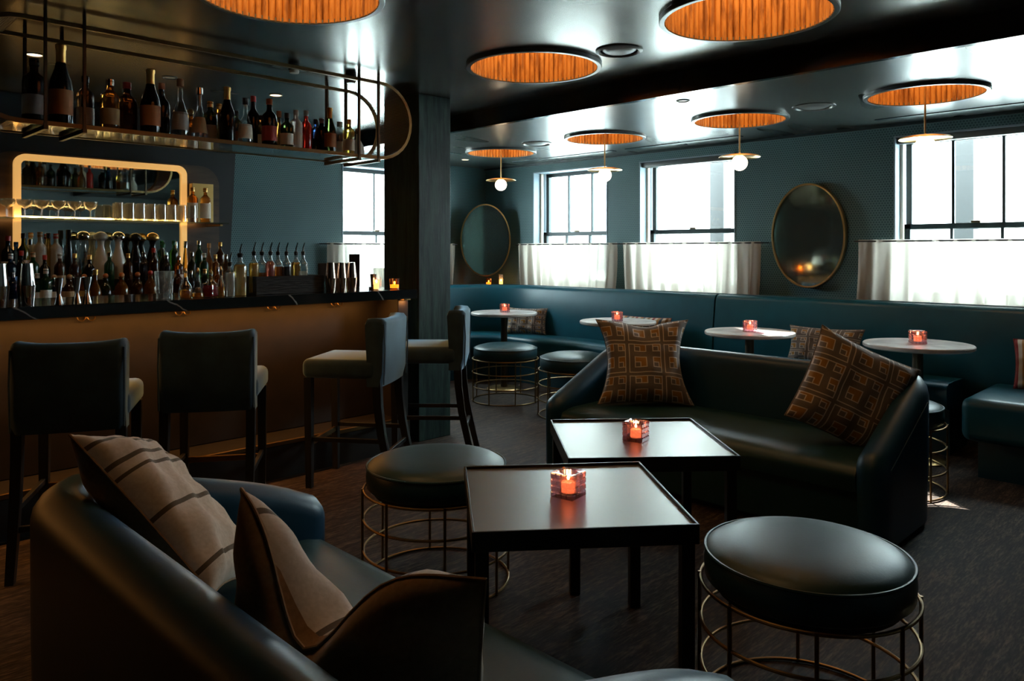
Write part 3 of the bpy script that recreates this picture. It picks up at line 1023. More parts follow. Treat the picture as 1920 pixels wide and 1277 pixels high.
# ================================================================ sofas
def sofa(loc, rotz, L, D, label, group, arm=(.275, 0)):
    """local: faces +x; back outer face at x=0, arms at y=+-L/2"""
    t = thing('sofa', label, 'sofa', loc, rotz, group)
    th = .145
    h = th / 2
    Rc = .20
    path = []   # centre line of the shell, from one arm tip round the back to the other
    y1 = L / 2 - h
    xt = D
    n = 10
    for k in range(11):
        x = xt - (xt - (h + Rc)) * k / 10
        path.append((x, -y1))
    for k in range(1, n):
        a = -PI / 2 - PI / 2 * k / n
        path.append((h + Rc + Rc * math.cos(a), -y1 + Rc + Rc * math.sin(a)))
    for k in range(15):
        path.append((h, -y1 + Rc + (2 * y1 - 2 * Rc) * k / 14))
    for k in range(1, n):
        a = PI - PI / 2 * k / n
        path.append((h + Rc + Rc * math.cos(a), y1 - Rc + Rc * math.sin(a)))
    for k in range(11):
        path.append((h + Rc + (xt - (h + Rc)) * k / 10, y1))
    def top(x):
        q = max(0, min(1, (x - .16) / (D - .16)))
        return .735 - arm[0] * q - arm[1] * q ** 6
    N_ = len(path)
    rings = []
    def section(i, sc=1, dx=0, drop=0):
        x, y = path[i]
        a = path[max(i - 1, 0)]; b = path[min(i + 1, N_ - 1)]
        tx, ty = b[0] - a[0], b[1] - a[1]
        l = math.hypot(tx, ty)
        sx, sy = -ty / l, tx / l
        z1 = top(x) - drop
        w = h * sc
        r = []
        zb = .03
        prof = [(-w * .88, zb), (-w * .96, (z1 - zb) * .5 + zb), (-w, z1 - w)]
        for k in range(1, 8):
            an = PI - PI * k / 8
            prof.append((w * math.cos(an), z1 - w + w * math.sin(an)))
        prof += [(w, z1 - w), (w * .98, (z1 - zb) * .5 + zb), (w * .88, zb)]
        return [(x + dx + sx * s, y + sy * s, z) for s, z in prof]
    for sc, dx, dr in ((.25, .070, .085), (.60, .058, .045), (.85, .036, .016)):
        rings.append(section(0, sc, dx, dr))
    for i in range(N_):
        rings.append(section(i))
    for sc, dx, dr in ((.85, .036, .016), (.60, .058, .045), (.25, .070, .085)):
        rings.append(section(N_ - 1, sc, dx, dr))
    bm = new_bm(); sweep(bm, rings); obj('shell', bm, m_sofa, t, True, 70)
    # seam following the outer edge
    for sg in (-1, 1):
        bm = new_bm()
        pts = []
        for k in range(12):
            x = .26 + (D - .26) * k / 11
            pts.append((x, sg * (L / 2 + .001), top(x) - h - .004))
        tube(bm, pts, .004, 6); obj('piping', bm, m_sofa, t)
    bm = new_bm()
    x0, x1, yy = th - .01, D + .03, L / 2 - th + .008
    nx, ny = 14, 20
    g = []
    for i in range(nx + 1):
        row = []
        for j in range(ny + 1):
            u, w = i / nx, j / ny
            z = .385 + .022 * (math.sin(PI * min(1, max(0, u))) ** .5) * (math.sin(PI * w) ** .4) - .022 * max(0, (u - .86) / .14) ** 2
            row.append(bm.verts.new((x0 + (x1 - x0) * u, -yy + 2 * yy * w, z)))
        g.append(row)
    for i in range(nx):
        for j in range(ny):
            bm.faces.new((g[i][j], g[i + 1][j], g[i + 1][j + 1], g[i][j + 1]))
    edge = [g[i][0] for i in range(nx + 1)] + [g[nx][j] for j in range(1, ny + 1)] + [g[i][ny] for i in range(nx - 1, -1, -1)] + [g[0][j] for j in range(ny - 1, 0, -1)]
    e1 = [bm.verts.new((v_.co.x + (.014 if v_.co.x > x1 - .01 else 0), v_.co.y, .33)) for v_ in edge]
    e2 = [bm.verts.new((v_.co.x, v_.co.y, .265)) for v_ in edge]
    m_ = len(edge)
    for A_, B_ in ((edge, e1), (e1, e2)):
        for k in range(m_):
            bm.faces.new((A_[k], A_[(k + 1) % m_], B_[(k + 1) % m_], B_[k]))
    bm.faces.new(e2)
    obj('seat', bm, m_ott, t, True, 50)
    bm = new_bm(); box(bm, th, D - .01, -yy, yy, .03, .268, .008); obj('base', bm, m_leather_d, t, False)
    bm = new_bm(); box(bm, .06, D - .08, -L / 2 + .06, L / 2 - .06, 0, .034); obj('plinth', bm, m_black, t, False)
    return t
sofa((4.285, 2.19, 0), PI, 2.02, .76, 'teal leather sofa with two key-patterned pillows, backing on the round tables', 'curved leather sofas')
sofa((.49, 1.568, 0), 0, 1.735, .855, 'teal leather sofa in front with two beige pillows', 'curved leather sofas', (.19, .03))

# ================================================================ pillows
def pillow(name, loc, x_axis, y_axis, w, hgt, T, fmat, bmat, label, chop=0, chop_u=0, conc=.10, concv=None, seed=1, fold=0, pipe=None, sag=0, puff=.62):
    """x_axis: width direction, y_axis: up direction of the pillow; front = x cross y"""
    X_ = Vector(x_axis).normalized()
    Y_ = Vector(y_axis)
    Y_ = (Y_ - X_ * Y_.dot(X_)).normalized()
    Z_ = X_.cross(Y_)
    rnd = random.Random(seed)
    ph = [rnd.uniform(0, 6.28) for _ in range(8)]
    t = thing(name, label, 'pillow', loc)
    mw = Matrix((X_, Y_, Z_)).transposed().to_4x4()
    t.rotation_euler = mw.to_euler()
    n = 30
    concv = conc if concv is None else concv
    def shape(u, v, side):
        x = w / 2 * u * (1 - conc * (1 - v * v) * abs(u) ** 2)
        y = hgt / 2 * v * (1 - concv * (1 - u * u) * abs(v) ** 2)
        e = (max(0, 1 - u ** 4) * max(0, 1 - v ** 4))
        z = T / 2 * e ** puff
        wr = .010 * math.sin(9 * u + 4 * v + ph[0]) * math.sin(7 * v - 3 * u + ph[1]) + .006 * math.sin(17 * u + ph[2] + 5 * v) * abs(v) ** 2 + .005 * math.sin(19 * v + ph[3]) * abs(u) ** 2
        z += wr * e ** .4
        z *= side
        if chop:
            g = math.exp(-((u - chop_u) / .40) ** 2)
            q = max(0, (v + .55) / 1.55) ** 1.6
            y -= chop * g * q
            z *= 1 + .35 * g * (1 - q)
            # the crease pulls the front away and pushes the ears out
            z -= side * .30 * T * g * q * (1 if side > 0 else -.25)
            z += fold * (abs(u - chop_u) ** 1.3) * max(0, v + .3)
        z -= sag * (1 - u * u) * (v < 0) * v * v
        return (x, y, z)
    bm = new_bm()
    uvl = bm.loops.layers.uv.new('UVMap')
    F = [[None] * (n + 1) for _ in range(n + 1)]
    Bk = [[None] * (n + 1) for _ in range(n + 1)]
    for i in range(n + 1):
        for j in range(n + 1):
            u = math.sin((i / n - .5) * PI); v = math.sin((j / n - .5) * PI)
            F[i][j] = bm.verts.new(shape(u, v, 1))
            if i in (0, n) or j in (0, n):
                Bk[i][j] = F[i][j]
            else:
                Bk[i][j] = bm.verts.new(shape(u, v, -1))
    def uv(i, j):
        return ((math.sin((i / n - .5) * PI) + 1) / 2, (math.sin((j / n - .5) * PI) + 1) / 2)
    for i in range(n):
        for j in range(n):
            for G, mi in ((F, 0), (Bk, 1)):
                ids = ((i, j), (i + 1, j), (i + 1, j + 1), (i, j + 1))
                f = bm.faces.new([G[a][b] for a, b in ids])
                f.material_index = mi
                for lp, q in zip(f.loops, ids):
                    lp[uvl].uv = uv(*q)
    edge = [F[i][0].co.copy() for i in range(n)] + [F[n][j].co.copy() for j in range(n)] + [F[i][n].co.copy() for i in range(n, 0, -1)] + [F[0][j].co.copy() for j in range(n, 0, -1)]
    obj('cover', bm, [fmat, bmat], t, True, 60)
    bm = new_bm(); tube(bm, edge, .0035, 6, True); obj('piping', bm, pipe or bmat, t)
    return t
# on the far sofa
pillow('key_pattern_pillow', (3.93, 2.77, .66), (.66, -.74, .0), (.28, .26, .93), .58, .54, .17, m_key, m_key, 'brown key-patterned velvet pillow with a chopped top, upright on the far sofa', .015, .05, conc=.24, concv=.07, seed=3)
pillow('key_pattern_pillow', (3.885, 1.48, .640), (.54, -.70, -.42), (.36, -.10, .93), .52, .50, .19, m_key, m_key, 'tilted key-patterned velvet pillow leaning on the right sofa arm', .0, .0, conc=.07, seed=5)
# on the banquette
pillow('key_pattern_pillow', (5.745, 5.53, .612), (.45, -.9, 0), (.28, .05, .95), .44, .28, .11, m_key, m_key, 'small key-patterned lumbar pillow behind the corner round table', 0, 0, conc=.08, seed=7)
pillow('striped_pillow', (5.73, 4.04, .612), (.10, -1, 0), (.30, .0, .95), .52, .28, .11, m_stripe, m_stripe, 'multicoloured striped lumbar pillow mostly behind the second round table', 0, 0, conc=.05, seed=9)
pillow('key_pattern_pillow', (5.745, 2.40, .622), (.05, -1, 0), (.30, 0, .95), .56, .30, .12, m_key, m_key, 'ochre and white key-patterned lumbar pillow on the banquette by the sunlit table', 0, 0, conc=.10, seed=11)
pillow('striped_pillow', (5.72, .93, .64), (.05, -1, .05), (.30, 0, .95), .48, .32, .12, m_stripe, m_stripe, 'striped pillow on the deep bench at the edge of the view', 0, 0, conc=.06, seed=13)
# on the near sofa: striped linen fronts with tan velvet backs
pillow('striped_linen_pillow', (.785, 2.09, .655), (.40, -.62, -.67), (.626, .711, -.284), .54, .36, .17, m_linen, m_tan, 'beige striped linen pillow leaning in the far corner of the near sofa', 0, 0, conc=.07, seed=15)
pillow('striped_linen_pillow', (.765, 1.190, .595), (-.14, .97, .06), (-.30, .03, .95), .62, .50, .18, m_linen, m_tan, 'large beige pillow with tan velvet back and deep chopped crease, foremost', .17, .12, conc=.05, seed=17, fold=.05)

# ================================================================ bar stools
def bar_stool_proto():
    """local: sitter faces +y"""
    t = thing('bar_stool', 'x', 'bar stool', (0, 0, 0), 0, 'blue velvet bar stools along the bar')
    bm = new_bm(); box(bm, -.225, .225, -.20, .235, .625, .735, .035, 4); obj('seat', bm, m_velvet, t, True, 60)
    bm = new_bm()
    rings = []
    for k in range(41):
        q = math.sin((k / 40 - .5) * PI)
        x = .216 * q
        wing = .055 * abs(q) ** 5
        yb = -.262 + .012 * q * q
        th = .075 + .045 * abs(q) ** 3
        zt = .975 - .014 * (1 - abs(q) ** 3) - .022 * max(0, (abs(q) - .90) / .10) ** 3
        inset = .010 * max(0, (abs(q) - .9) / .1)
        yo, yi = yb + inset, yb + th - inset
        c = .024
        rings.append([(x, yo + .02, .585), (x, yo, .66), (x, yo - .006, zt - c), (x, yo + .010, zt - .004), (x, (yo + yi) / 2, zt), (x, yi - .010, zt - .004), (x, yi, zt - c), (x, yi - .010, .74), (x, yi - .01, .585)])
    sweep(bm, rings); obj('backrest', bm, m_velvet, t, True, 60)
    for sx in (-1, 1):
        bm = new_bm()
        tube(bm, [(sx * .212, -.250, .60), (sx * .214, -.258, .80), (sx * .212, -.250, .94)], .004, 6)
        obj('piping', bm, m_velvet, t)
    for sx in (-1, 1):
        bm = new_bm()
        x = sx * .195
        sweep(bm, [[(x - a, y_ - b_, z), (x + a, y_ - b_, z), (x + a, y_ + b_, z), (x - a, y_ + b_, z)] for z, y_, a, b_ in ((0, .195, .017, .017), (.63, .200, .022, .022))]); obj('leg', bm, m_darkwood, t, False)
        bm = new_bm()
        sweep(bm, [[(x - a, y_ - b_, z), (x + a, y_ - b_, z), (x + a, y_ + b_, z), (x - a, y_ + b_, z)] for z, y_, a, b_ in ((0, -.305, .016, .018), (.15, -.268, .018, .020), (.32, -.232, .019, .022), (.48, -.212, .020, .023), (.64, -.205, .021, .024))]); obj('leg', bm, m_darkwood, t, True, 40)
        bm = new_bm(); box(bm, x - .010, x + .010, -.235, .20, .265, .290, .002, 1); obj('stretcher', bm, m_darkwood, t, False)
    bm = new_bm(); box(bm, -.195, .195, .188, .206, .235, .265, .002, 1); obj('footrest', bm, m_brass_d, t, False)
    bm = new_bm(); box(bm, -.19, .19, -.262, -.242, .19, .215, .002, 1); obj('stretcher', bm, m_darkwood, t, False)
    return t
bs = bar_stool_proto()
STOOLS = [
    ((1.05, 3.79, 0), math.radians(-27), 'blue velvet bar stool furthest from the column, its back square to view'),
    ((1.66, 3.77, 0), math.radians(-34), 'blue velvet bar stool second furthest from the column, back to view'),
    ((2.52, 3.835, 0), math.radians(36), 'blue velvet bar stool seen side-on, beside the black bottle caddy'),
    ((3.195, 3.975, 0), math.radians(44), 'blue velvet bar stool in front of the column'),
]
for k, (p, rz, lab) in enumerate(STOOLS):
    if k == 0:
        bs.location = p; bs.rotation_euler = (0, 0, rz); bs['label'] = lab
    else:
        dup(bs, p, rz, lab)

# ================================================================ bar
BX0, BX1 = -1.6, 3.175
t = thing('bar_counter', 'long bar with black veined marble top and amber-lit front', 'bar')
bm = new_bm(); box(bm, BX0, BX1, 4.08, 4.78, 1.028, BZ, .004, 1); obj('countertop', bm, m_bmarble, t, False)
bm = new_bm(); box(bm, BX0, BX1 - .085, 4.42, 4.72, .22, 1.028); obj('front_panel', bm, m_panel, t, False)
bm = new_bm(); box(bm, BX0, BX1, 4.16, 4.72, 0, .215); obj('foot_step', bm, m_panel, t, False)
bm = new_bm(); box(bm, BX0, BX1, 4.150, 4.168, .195, .222, .003, 1); obj('step_nosing', bm, m_brass_d, t, False)
bm = new_bm(); box(bm, BX1 - .085, BX1, 4.18, 4.72, .215, 1.028, .003, 1); obj('end_pilaster', bm, m_panel, t, False)
bm = new_bm(); box(bm, BX0, BX1 - .09, 4.30, 4.315, 1.018, 1.028); obj('glow_strip', bm, m_led, t, False)
bm = new_bm(); box(bm, BX1 - .07, BX1 - .015, 4.13, 4.18, 1.015, 1.028, .002, 1); obj('brass_plate', bm, m_brass, t, False)
lamp('bar_led', 'AREA', (BX0 / 2 + BX1 / 2 - .04, 4.29, 1.014), 20, (1, .42, .10), 4.5, .02, (math.radians(-4), 0, 0))
lamp('pilaster_led', 'AREA', (BX1 - .045, 4.155, 1.008), .25, (1, .40, .10), .05, .02, (math.radians(10), 0, 0))
for x in (1.24, 1.74, 2.30, 2.75):
    bm = new_bm()
    zc = 1.005
    for sg in (-1, 1):
        pts = []
        for k in range(9):
            a = PI * k / 8
            pts.append((x + sg * (.006 + .018 * (1 - math.cos(a)) / 1.0), 4.40 - .012 * math.sin(a), zc - .022 * math.sin(a)))
        tube(bm, pts, .0035, 6)
    box(bm, x - .008, x + .008, 4.402, 4.42, zc - .012, zc + .012, .002, 1)
    obj('bag_hook', bm, m_brass, t)
bm = new_bm()
lathe(bm, [(0, 0), (.012, .0), (.016, .03), (.012, .06), (.015, .09), (.011, .13), (.020, .16), (.020, .172), (0, .172)], 16, (BX1 - .045, 4.158, .73))
obj('turned_ornament', bm, m_bronze_shaded_brass, t)

# back bar cabinet and tiers
t = thing('back_bar_cabinet', 'dark stepped cabinet behind the bar holding rows of bottles', 'cabinet')
bm = new_bm(); box(bm, .1, 2.80, 5.66, 6.175, 0, .98); obj('body', bm, m_walnut, t, False)
bm = new_bm(); box(bm, .1, 2.80, 5.86, 6.175, .98, 1.06); obj('bottle_step', bm, m_walnut, t, False)
bm = new_bm(); box(bm, .1, 2.80, 6.00, 6.175, 1.06, 1.14); obj('bottle_step', bm, m_walnut, t, False)
for k in range(5):
    bm = new_bm(); box(bm, .13 + .535 * k, .13 + .535 * k + .51, 5.645, 5.66, .06, .94, .003, 1); d_ = obj('door', bm, m_walnut, t, False)
    bm = new_bm(); box(bm, .16 + .535 * k, .175 + .535 * k, 5.63, 5.645, .55, .7); obj('handle', bm, m_brass, d_, False)

# lit mirror on a walnut surround
t = thing('bar_mirror', 'rounded bar mirror in a glowing gold frame behind the glassware', 'mirror')
bm = new_bm()
prism(bm, rrect(1.13, 2.76, .95, 2.045, .16, 8), 0, .03)
for v_ in bm.verts:
    v_.co = Vector((v_.co.x, 6.25 - v_.co.z, v_.co.y))
obj('walnut_surround', bm, m_walnut, t, False)
def ring_plate(o, i, y0, y1):
    bm = new_bm()
    n = len(o)
    A = [[bm.verts.new((p[0], y, p[1])) for p in loop] for loop, y in ((o, y0), (i, y0), (i, y1), (o, y1))]
    for a in range(4):
        P, Q = A[a], A[(a + 1) % 4]
        for k in range(n):
            bm.faces.new((P[k], P[(k + 1) % n], Q[(k + 1) % n], Q[k]))
    return bm
obj('gold_frame', ring_plate(rrect(1.287, 2.478, 1.0, 2.03, .075, 8), rrect(1.330, 2.435, 1.043, 1.985, .035, 8), 6.178, 6.22), m_gold_lit, t, False)
bm = new_bm(); prism(bm, rrect(1.32, 2.445, 1.03, 1.995, .04, 6), 0, .012)
for v_ in bm.verts:
    v_.co = Vector((v_.co.x, 6.212 - v_.co.z, v_.co.y))
obj('mirror_glass', bm, m_mirror, t, False)

# glass shelf for the stemware
t = thing('glass_shelf', 'glass shelf of stemware across the lit bar mirror', 'shelf')
bm = new_bm(); box(bm, 1.02, 2.70, 5.90, 6.165, 1.562, 1.572, .001, 1); obj('shelf_panel', bm, m_shelfglass, t, False)
bm = new_bm(); box(bm, 1.14, 2.58, 6.146, 6.158, 1.5725, 1.580); obj('glow_strip', bm, m_shelf_glow, t, False)  # strip and the lamp below are added to make the glassware glow
lamp('shelf_fill', 'AREA', (1.86, 6.155, 1.588), 2.5, (1, .56, .19), 1.44, .02, (math.radians(118), 0, 0))
for x in (1.10, 2.66):
    bm = new_bm(); box(bm, x - .012, x + .012, 5.95, 6.219, 1.546, 1.561, .002, 1); obj('bracket', bm, m_brass_d, t, False)
ZG = 1.573
def lathe_thing(name, prof, mat, label, cat, loc, group=None, n=24):
    bm = new_bm(); lathe(bm, prof, n)
    o = obj(name, bm, mat)
    o.location = loc
    return tag(o, label, cat, group)
coupe = lathe_thing('coupe_glass', [(0, 0), (.032, 0), (.032, .002), (.004, .006), (.0035, .065), (.010, .072), (.035, .085), (.046, .108), (.047, .125), (.0455, .125), (.044, .108), (.033, .088), (.008, .076), (0, .075)], m_tumbler, 'clear coupe glass in the double row on the glass shelf', 'glass', (1.20, 5.97, ZG), 'coupe glasses on the glass shelf')
hb = lathe_thing('highball_glass', [(0, .130), (.029, .130), (.033, 0), (.0315, 0), (.0275, .122), (0, .122)], m_tumbler, 'clear upturned tumbler in the double row on the glass shelf', 'glass', (1.90, 5.97, ZG), 'tumblers on the glass shelf')
first = True
for j, y in enumerate((5.965, 6.085)):
    for k in range(6):
        if j == 0 and k == 0:
            continue
        o = coupe.copy(); COL.objects.link(o); o.location = (1.20 + .102 * k + .03 * j, y, ZG)
    for k in range(8):
        if j == 0 and k == 0:
            continue
        o = hb.copy(); COL.objects.link(o); o.location = (1.90 + .076 * k + .02 * j, y, ZG)

# ---------------------------------------------------------------- bottles
def glassy(name, col, rough=.06, t=.85):
    return M(name, col, rough, 0, .5, trans=t, ior=1.45)
G = {
    'clear': thin_glass('clear_bottle_glass', (.80, .82, .80), .06, .10),
    'green': glassy('green_bottle_glass', (.03, .16, .07)),
    'olive': glassy('olive_bottle_glass', (.05, .07, .02)),
    'amber': glassy('amber_spirit', (.55, .20, .03)),
    'brown': glassy('brown_bottle_glass', (.16, .055, .015)),
    'black': M('black_bottle', (.010, .010, .011), .12),
    'blue': glassy('blue_bottle_glass', (.015, .04, .12)),
    'red': M('red_spirit', (.75, .03, .015), .1, trans=.5, emit=None),
    'white': M('white_ceramic', (.62, .60, .55), .2),
    'frost': M('frosted_glass', (.55, .52, .46), .45, trans=.4),
    'yellow': glassy('yellow_spirit', (.75, .48, .08)),
}
LB = {
    'cream': M('cream_label', (.62, .56, .46), .6), 'white': M('white_label', (.70, .69, .66), .6),
    'orange': M('burnt_orange_label', (.42, .15, .04), .6), 'red': M('red_label', (.36, .04, .03), .6),
    'tan': M('tan_label', (.42, .28, .14), .6), 'grey': M('grey_label', (.30, .30, .30), .6), 'blue': M('blue_label', (.06, .14, .30), .6), 'gold': M('gold_label', (.60, .42, .14), .4, .5),
}
CP = {
    'gold': M('gold_foil', (.65, .38, .12), .35, 1), 'black': M('black_cap', (.01, .01, .01), .4), 'red': M('red_cap', (.45, .04, .03), .4),
    'cork': M('cork_stopper', (.42, .22, .10), .7), 'silver': m_steel, 'grey': M('grey_cap', (.3, .3, .3), .4), 'orange': M('orange_cap', (.55, .18, .05), .5), 'blue': M('blue_cap', (.05, .15, .45), .4), 'green': M('green_cap', (.03, .2, .1), .4), 'white': M('white_cap', (.6, .58, .55), .4),
}
PROF = {
    'wine': [(0, 0), (.92, 0), (1, .02), (1, .60), (.90, .67), (.42, .75), (.36, .80), (.34, .93), (.40, .94), (.40, .97), (0, .97)],
    'champ': [(0, 0), (.94, 0), (1, .02), (1, .45), (.88, .56), (.52, .70), (.38, .80), (.34, .93), (.40, .94), (.40, .97), (0, .97)],
    'spirit': [(0, 0), (.95, 0), (1, .02), (1, .64), (.94, .70), (.50, .77), (.36, .80), (.34, .93), (.42, .94), (.42, .97), (0, .97)],
    'jug': [(0, 0), (.85, 0), (1, .05), (1.02, .25), (.92, .42), (.55, .56), (.30, .66), (.27, .90), (.34, .91), (.34, .95), (0, .95)],
    'flask': [(0, 0), (.92, 0), (1, .03), (.98, .10), (.70, .38), (.40, .56), (.28, .66), (.25, .92), (.34, .93), (.34, .96), (0, .96)],
    'squat': [(0, 0), (.80, 0), (1, .10), (1.04, .28), (.95, .48), (.62, .62), (.38, .68), (.34, .78), (.42, .79), (.42, .82), (0, .82)],
    'dome': [(0, 0), (.70, 0), (.82, .05), (1, .24), (.92, .38), (.58, .56), (.40, .68), (.44, .76), (.58, .81), (0, .81)],
    'cone': [(0, 0), (.80, 0), (.85, .03), (.72, .30), (.42, .70), (.34, .80), (.34, .90), (0, .90)],
}
_cache = {}
def bottle(loc, kind, h, r, glass, cap, lab_col, label, group, lab_z=(.14, .44), square=False, foil=False):
    key = (kind, h, r, glass, cap, lab_col, square, foil)
    if key in _cache:
        return dup(_cache[key], loc, 0, label, group)
    t = thing('liquor_bottle', label, 'bottle', loc, 0, group)
    P = [(a * r, z * h) for a, z in PROF[kind]]
    bm = new_bm(); lathe(bm, P, 8 if square else 20, twist=(PI / 8 if square else 0)); obj('bottle_body', bm, G[glass], t, True, 40)
    if lab_col:
        z0, z1 = lab_z
        bm = new_bm()
        def rad(z):
            for (a, za), (b, zb) in zip(PROF[kind], PROF[kind][1:]):
                if za <= z <= zb and zb > za:
                    return (a + (b - a) * (z - za) / (zb - za)) * r
            return r
        zz = [z0 + (z1 - z0) * k / 4 for k in range(5)]
        lathe(bm, [(rad(z) + .0008 + (.003 if square else 0), z * h) for z in zz], 14, a0=-PI * 1.12, a1=PI * .12)
        obj('label', bm, LB[lab_col], t)
    bm = new_bm()
    top = PROF[kind][-1][1] * h
    nr = .42 * r
    if kind == 'dome':
        lathe(bm, [(0, top - .006), (.60 * r, top - .004)] + [(.92 * r * math.cos(a), top + .34 * r + .80 * r * math.sin(a)) for a in [-.30 + (.30 + PI / 2) * k / 10 for k in range(10)]] + [(0, top + 1.14 * r)], 20)
    elif kind == 'squat':
        lathe(bm, [(0, top - .01)] + [(.40 * r * math.cos(a), top + .30 * r + .40 * r * math.sin(a)) for a in [-PI / 2.4 + (PI / 2.4 + PI / 2) * k / 8 for k in range(8)]] + [(0, top + .70 * r)], 16)
    elif foil:
        lathe(bm, [(.42 * r, h * .76), (.41 * r, h * .93), (.46 * r, h * .94), (.46 * r, h * .985), (.36 * r, h * 1.0), (0, h * 1.0)], 16)
    else:
        lathe(bm, [(nr, top - .025), (nr, h - .002), (nr * .9, h), (0, h)], 14)
    obj('cap', bm, CP[cap], t)
    _cache[key] = t
    return t
ORD = ['first', 'second', 'third', 'fourth', 'fifth', 'sixth', 'seventh', 'eighth', 'ninth', 'tenth', 'eleventh', 'twelfth', 'thirteenth', 'fourteenth', 'fifteenth', 'sixteenth', 'seventeenth', 'eighteenth', 'nineteenth', 'twentieth', 'twenty-first', 'twenty-second', 'twenty-third', 'twenty-fourth', 'twenty-fifth', 'twenty-sixth', 'twenty-seventh', 'twenty-eighth', 'twenty-ninth', 'thirtieth']
GW = {'clear': 'clear', 'green': 'green', 'olive': 'dark olive', 'amber': 'amber', 'brown': 'brown', 'black': 'black', 'blue': 'blue', 'red': 'red', 'white': 'white', 'frost': 'frosted', 'yellow': 'yellow'}

# hanging shelf: pill-shaped cage
HY0, HY1, HZ0, HZ1 = 4.0, 4.38, 1.93, 2.425
HXA, HXB = .86, 2.822
t = thing('hanging_bottle_shelf', 'pill-shaped bronze bottle shelf hanging over the bar', 'shelf')
hr = (HZ1 - HZ0) / 2
zc = (HZ0 + HZ1) / 2
def pill(y, r):
    pts = []
    for k in range(17):
        a = -PI / 2 + PI * k / 16
        pts.append((HXB + r * math.cos(a), y, zc + r * math.sin(a)))
    for k in range(17):
        a = PI / 2 + PI * k / 16
        pts.append((HXA + r * math.cos(a), y, zc + r * math.sin(a)))
    return pts
def pill_frame(y0, y1):
    o, i = pill(y0, hr), pill(y0, hr - .020)
    o2, i2 = pill(y1, hr), pill(y1, hr - .020)
    bm = new_bm()
    n = len(o)
    A = [[bm.verts.new(p) for p in l] for l in (o, i, i2, o2)]
    for a in range(4):
        P, Q = A[a], A[(a + 1) % 4]
        for k in range(n):
            bm.faces.new((P[k], P[(k + 1) % n], Q[(k + 1) % n], Q[k]))
    return bm
for y0, y1 in ((HY0, HY0 + .018), (HY1 - .018, HY1)):
    obj('pill_frame', pill_frame(y0, y1), m_brass_d, t, True, 40)
for cx, sg in ((HXB, 1), (HXA, -1)):
    bm = new_bm()
    uvl = bm.loops.layers.uv.new('UVMap')
    pr = None
    for k in range(21):
        a = -PI / 2 + PI * k / 20
        q = (bm.verts.new((cx + sg * (hr - .012) * math.cos(a), HY0 + .018, zc + (hr - .012) * math.sin(a))), bm.verts.new((cx + sg * (hr - .012) * math.cos(a), HY1 - .018, zc + (hr - .012) * math.sin(a))))
        if pr:
            f = bm.faces.new((pr[0], q[0], q[1], pr[1]))
            s0, s1 = (k - 1) / 20 * PI * hr, k / 20 * PI * hr
            for lp, c in zip(f.loops, ((s0, 0), (s1, 0), (s1, .35), (s0, .35))):
                lp[uvl].uv = c
        pr = q
    obj('mesh_end', bm, m_wiremesh, t, True, 60)
bm = new_bm(); box(bm, HXA - .05, HXB + .05, HY0 + .018, HY1 - .018, HZ0 + .004, HZ0 + .013); obj('shelf_panel', bm, m_shelfglass, t, False)
for xa in (.957, 1.120, 2.660, 2.805):
    for y in (HY0 + .009, HY1 - .009):
        bm = new_bm(); box(bm, xa - .006, xa + .006, y - .012 - (.004 if y < 4.2 else -.004), y + .0 + (0 if y < 4.2 else .016), HZ0 - .018, ZC); obj('hanging_rod', bm, m_bronze_shaded_brass, t, False)
    bm = new_bm(); box(bm, xa - .009, xa + .009, HY0 - .01, HY1 + .012, HZ0 - .020, HZ0 - .001); obj('crossbar', bm, m_bronze_shaded_brass, t, False)
GH = 'bottles on the hanging shelf'
def px_to_x(px, y):
    q = (px - 960) / 1425
    return y * (1 + q) / (1 - q)
HANG = [  # px, y, kind, h, r, glass, cap, label, foil
    (64, 4.12, 'spirit', .31, .050, 'black', 'black', 'grey', False),
    (114, 4.12, 'champ', .40, .052, 'black', 'gold', 'orange', True),
    (160, 4.25, 'spirit', .29, .040, 'brown', 'black', 'cream', False),
    (206, 4.14, 'spirit', .27, .044, 'amber', 'silver', 'tan', False),
    (238, 4.16, 'wine', .27, .048, 'brown', 'red', None, False),
    (282, 4.10, 'champ', .345, .048, 'black', 'gold', 'orange', True),
    (303, 4.24, 'wine', .31, .042, 'black', 'orange', None, False),
    (338, 4.11, 'jug', .32, .042, 'clear', 'cork', 'grey', False),
    (357, 4.25, 'squat', .20, .045, 'amber', 'gold', 'tan', False),
    (374, 4.11, 'flask', .29, .044, 'clear', 'silver', 'tan', False),
    (394, 4.20, 'spirit', .24, .038, 'olive', 'gold', 'grey', False),
    (411, 4.28, 'spirit', .25, .036, 'amber', 'gold', None, False),
    (426, 4.12, 'champ', .32, .043, 'black', 'gold', None, True),
    (443, 4.26, 'spirit', .22, .034, 'olive', 'black', 'orange', False),
    (460, 4.11, 'jug', .27, .038, 'clear', 'black', 'white', False),
    (475, 4.26, 'wine', .32, .036, 'black', 'red', None, False),
    (490, 4.24, 'spirit', .21, .032, 'brown', 'black', 'cream', False),
    (505, 4.11, 'wine', .285, .042, 'black', 'orange', 'red', False),
    (523, 4.25, 'jug', .25, .036, 'amber', 'cork', None, False),
    (538, 4.12, 'wine', .22, .038, 'olive', 'black', 'white', False),
    (555, 4.12, 'spirit', .245, .038, 'frost', 'white', 'cream', False),
    (574, 4.12, 'wine', .25, .034, 'red', 'grey', None, False),
    (592, 4.24, 'spirit', .23, .032, 'blue', 'black', 'blue', False),
    (603, 4.13, 'spirit', .22, .036, 'black', 'grey', None, False),
    (618, 4.10, 'champ', .285, .040, 'olive', 'gold', 'orange', True),
    (637, 4.22, 'spirit', .23, .042, 'clear', 'grey', 'white', False),
    (654, 4.10, 'spirit', .23, .036, 'yellow', 'silver', 'cream', False),
    (671, 4.16, 'jug', .19, .040, 'white', 'silver', None, False),
]
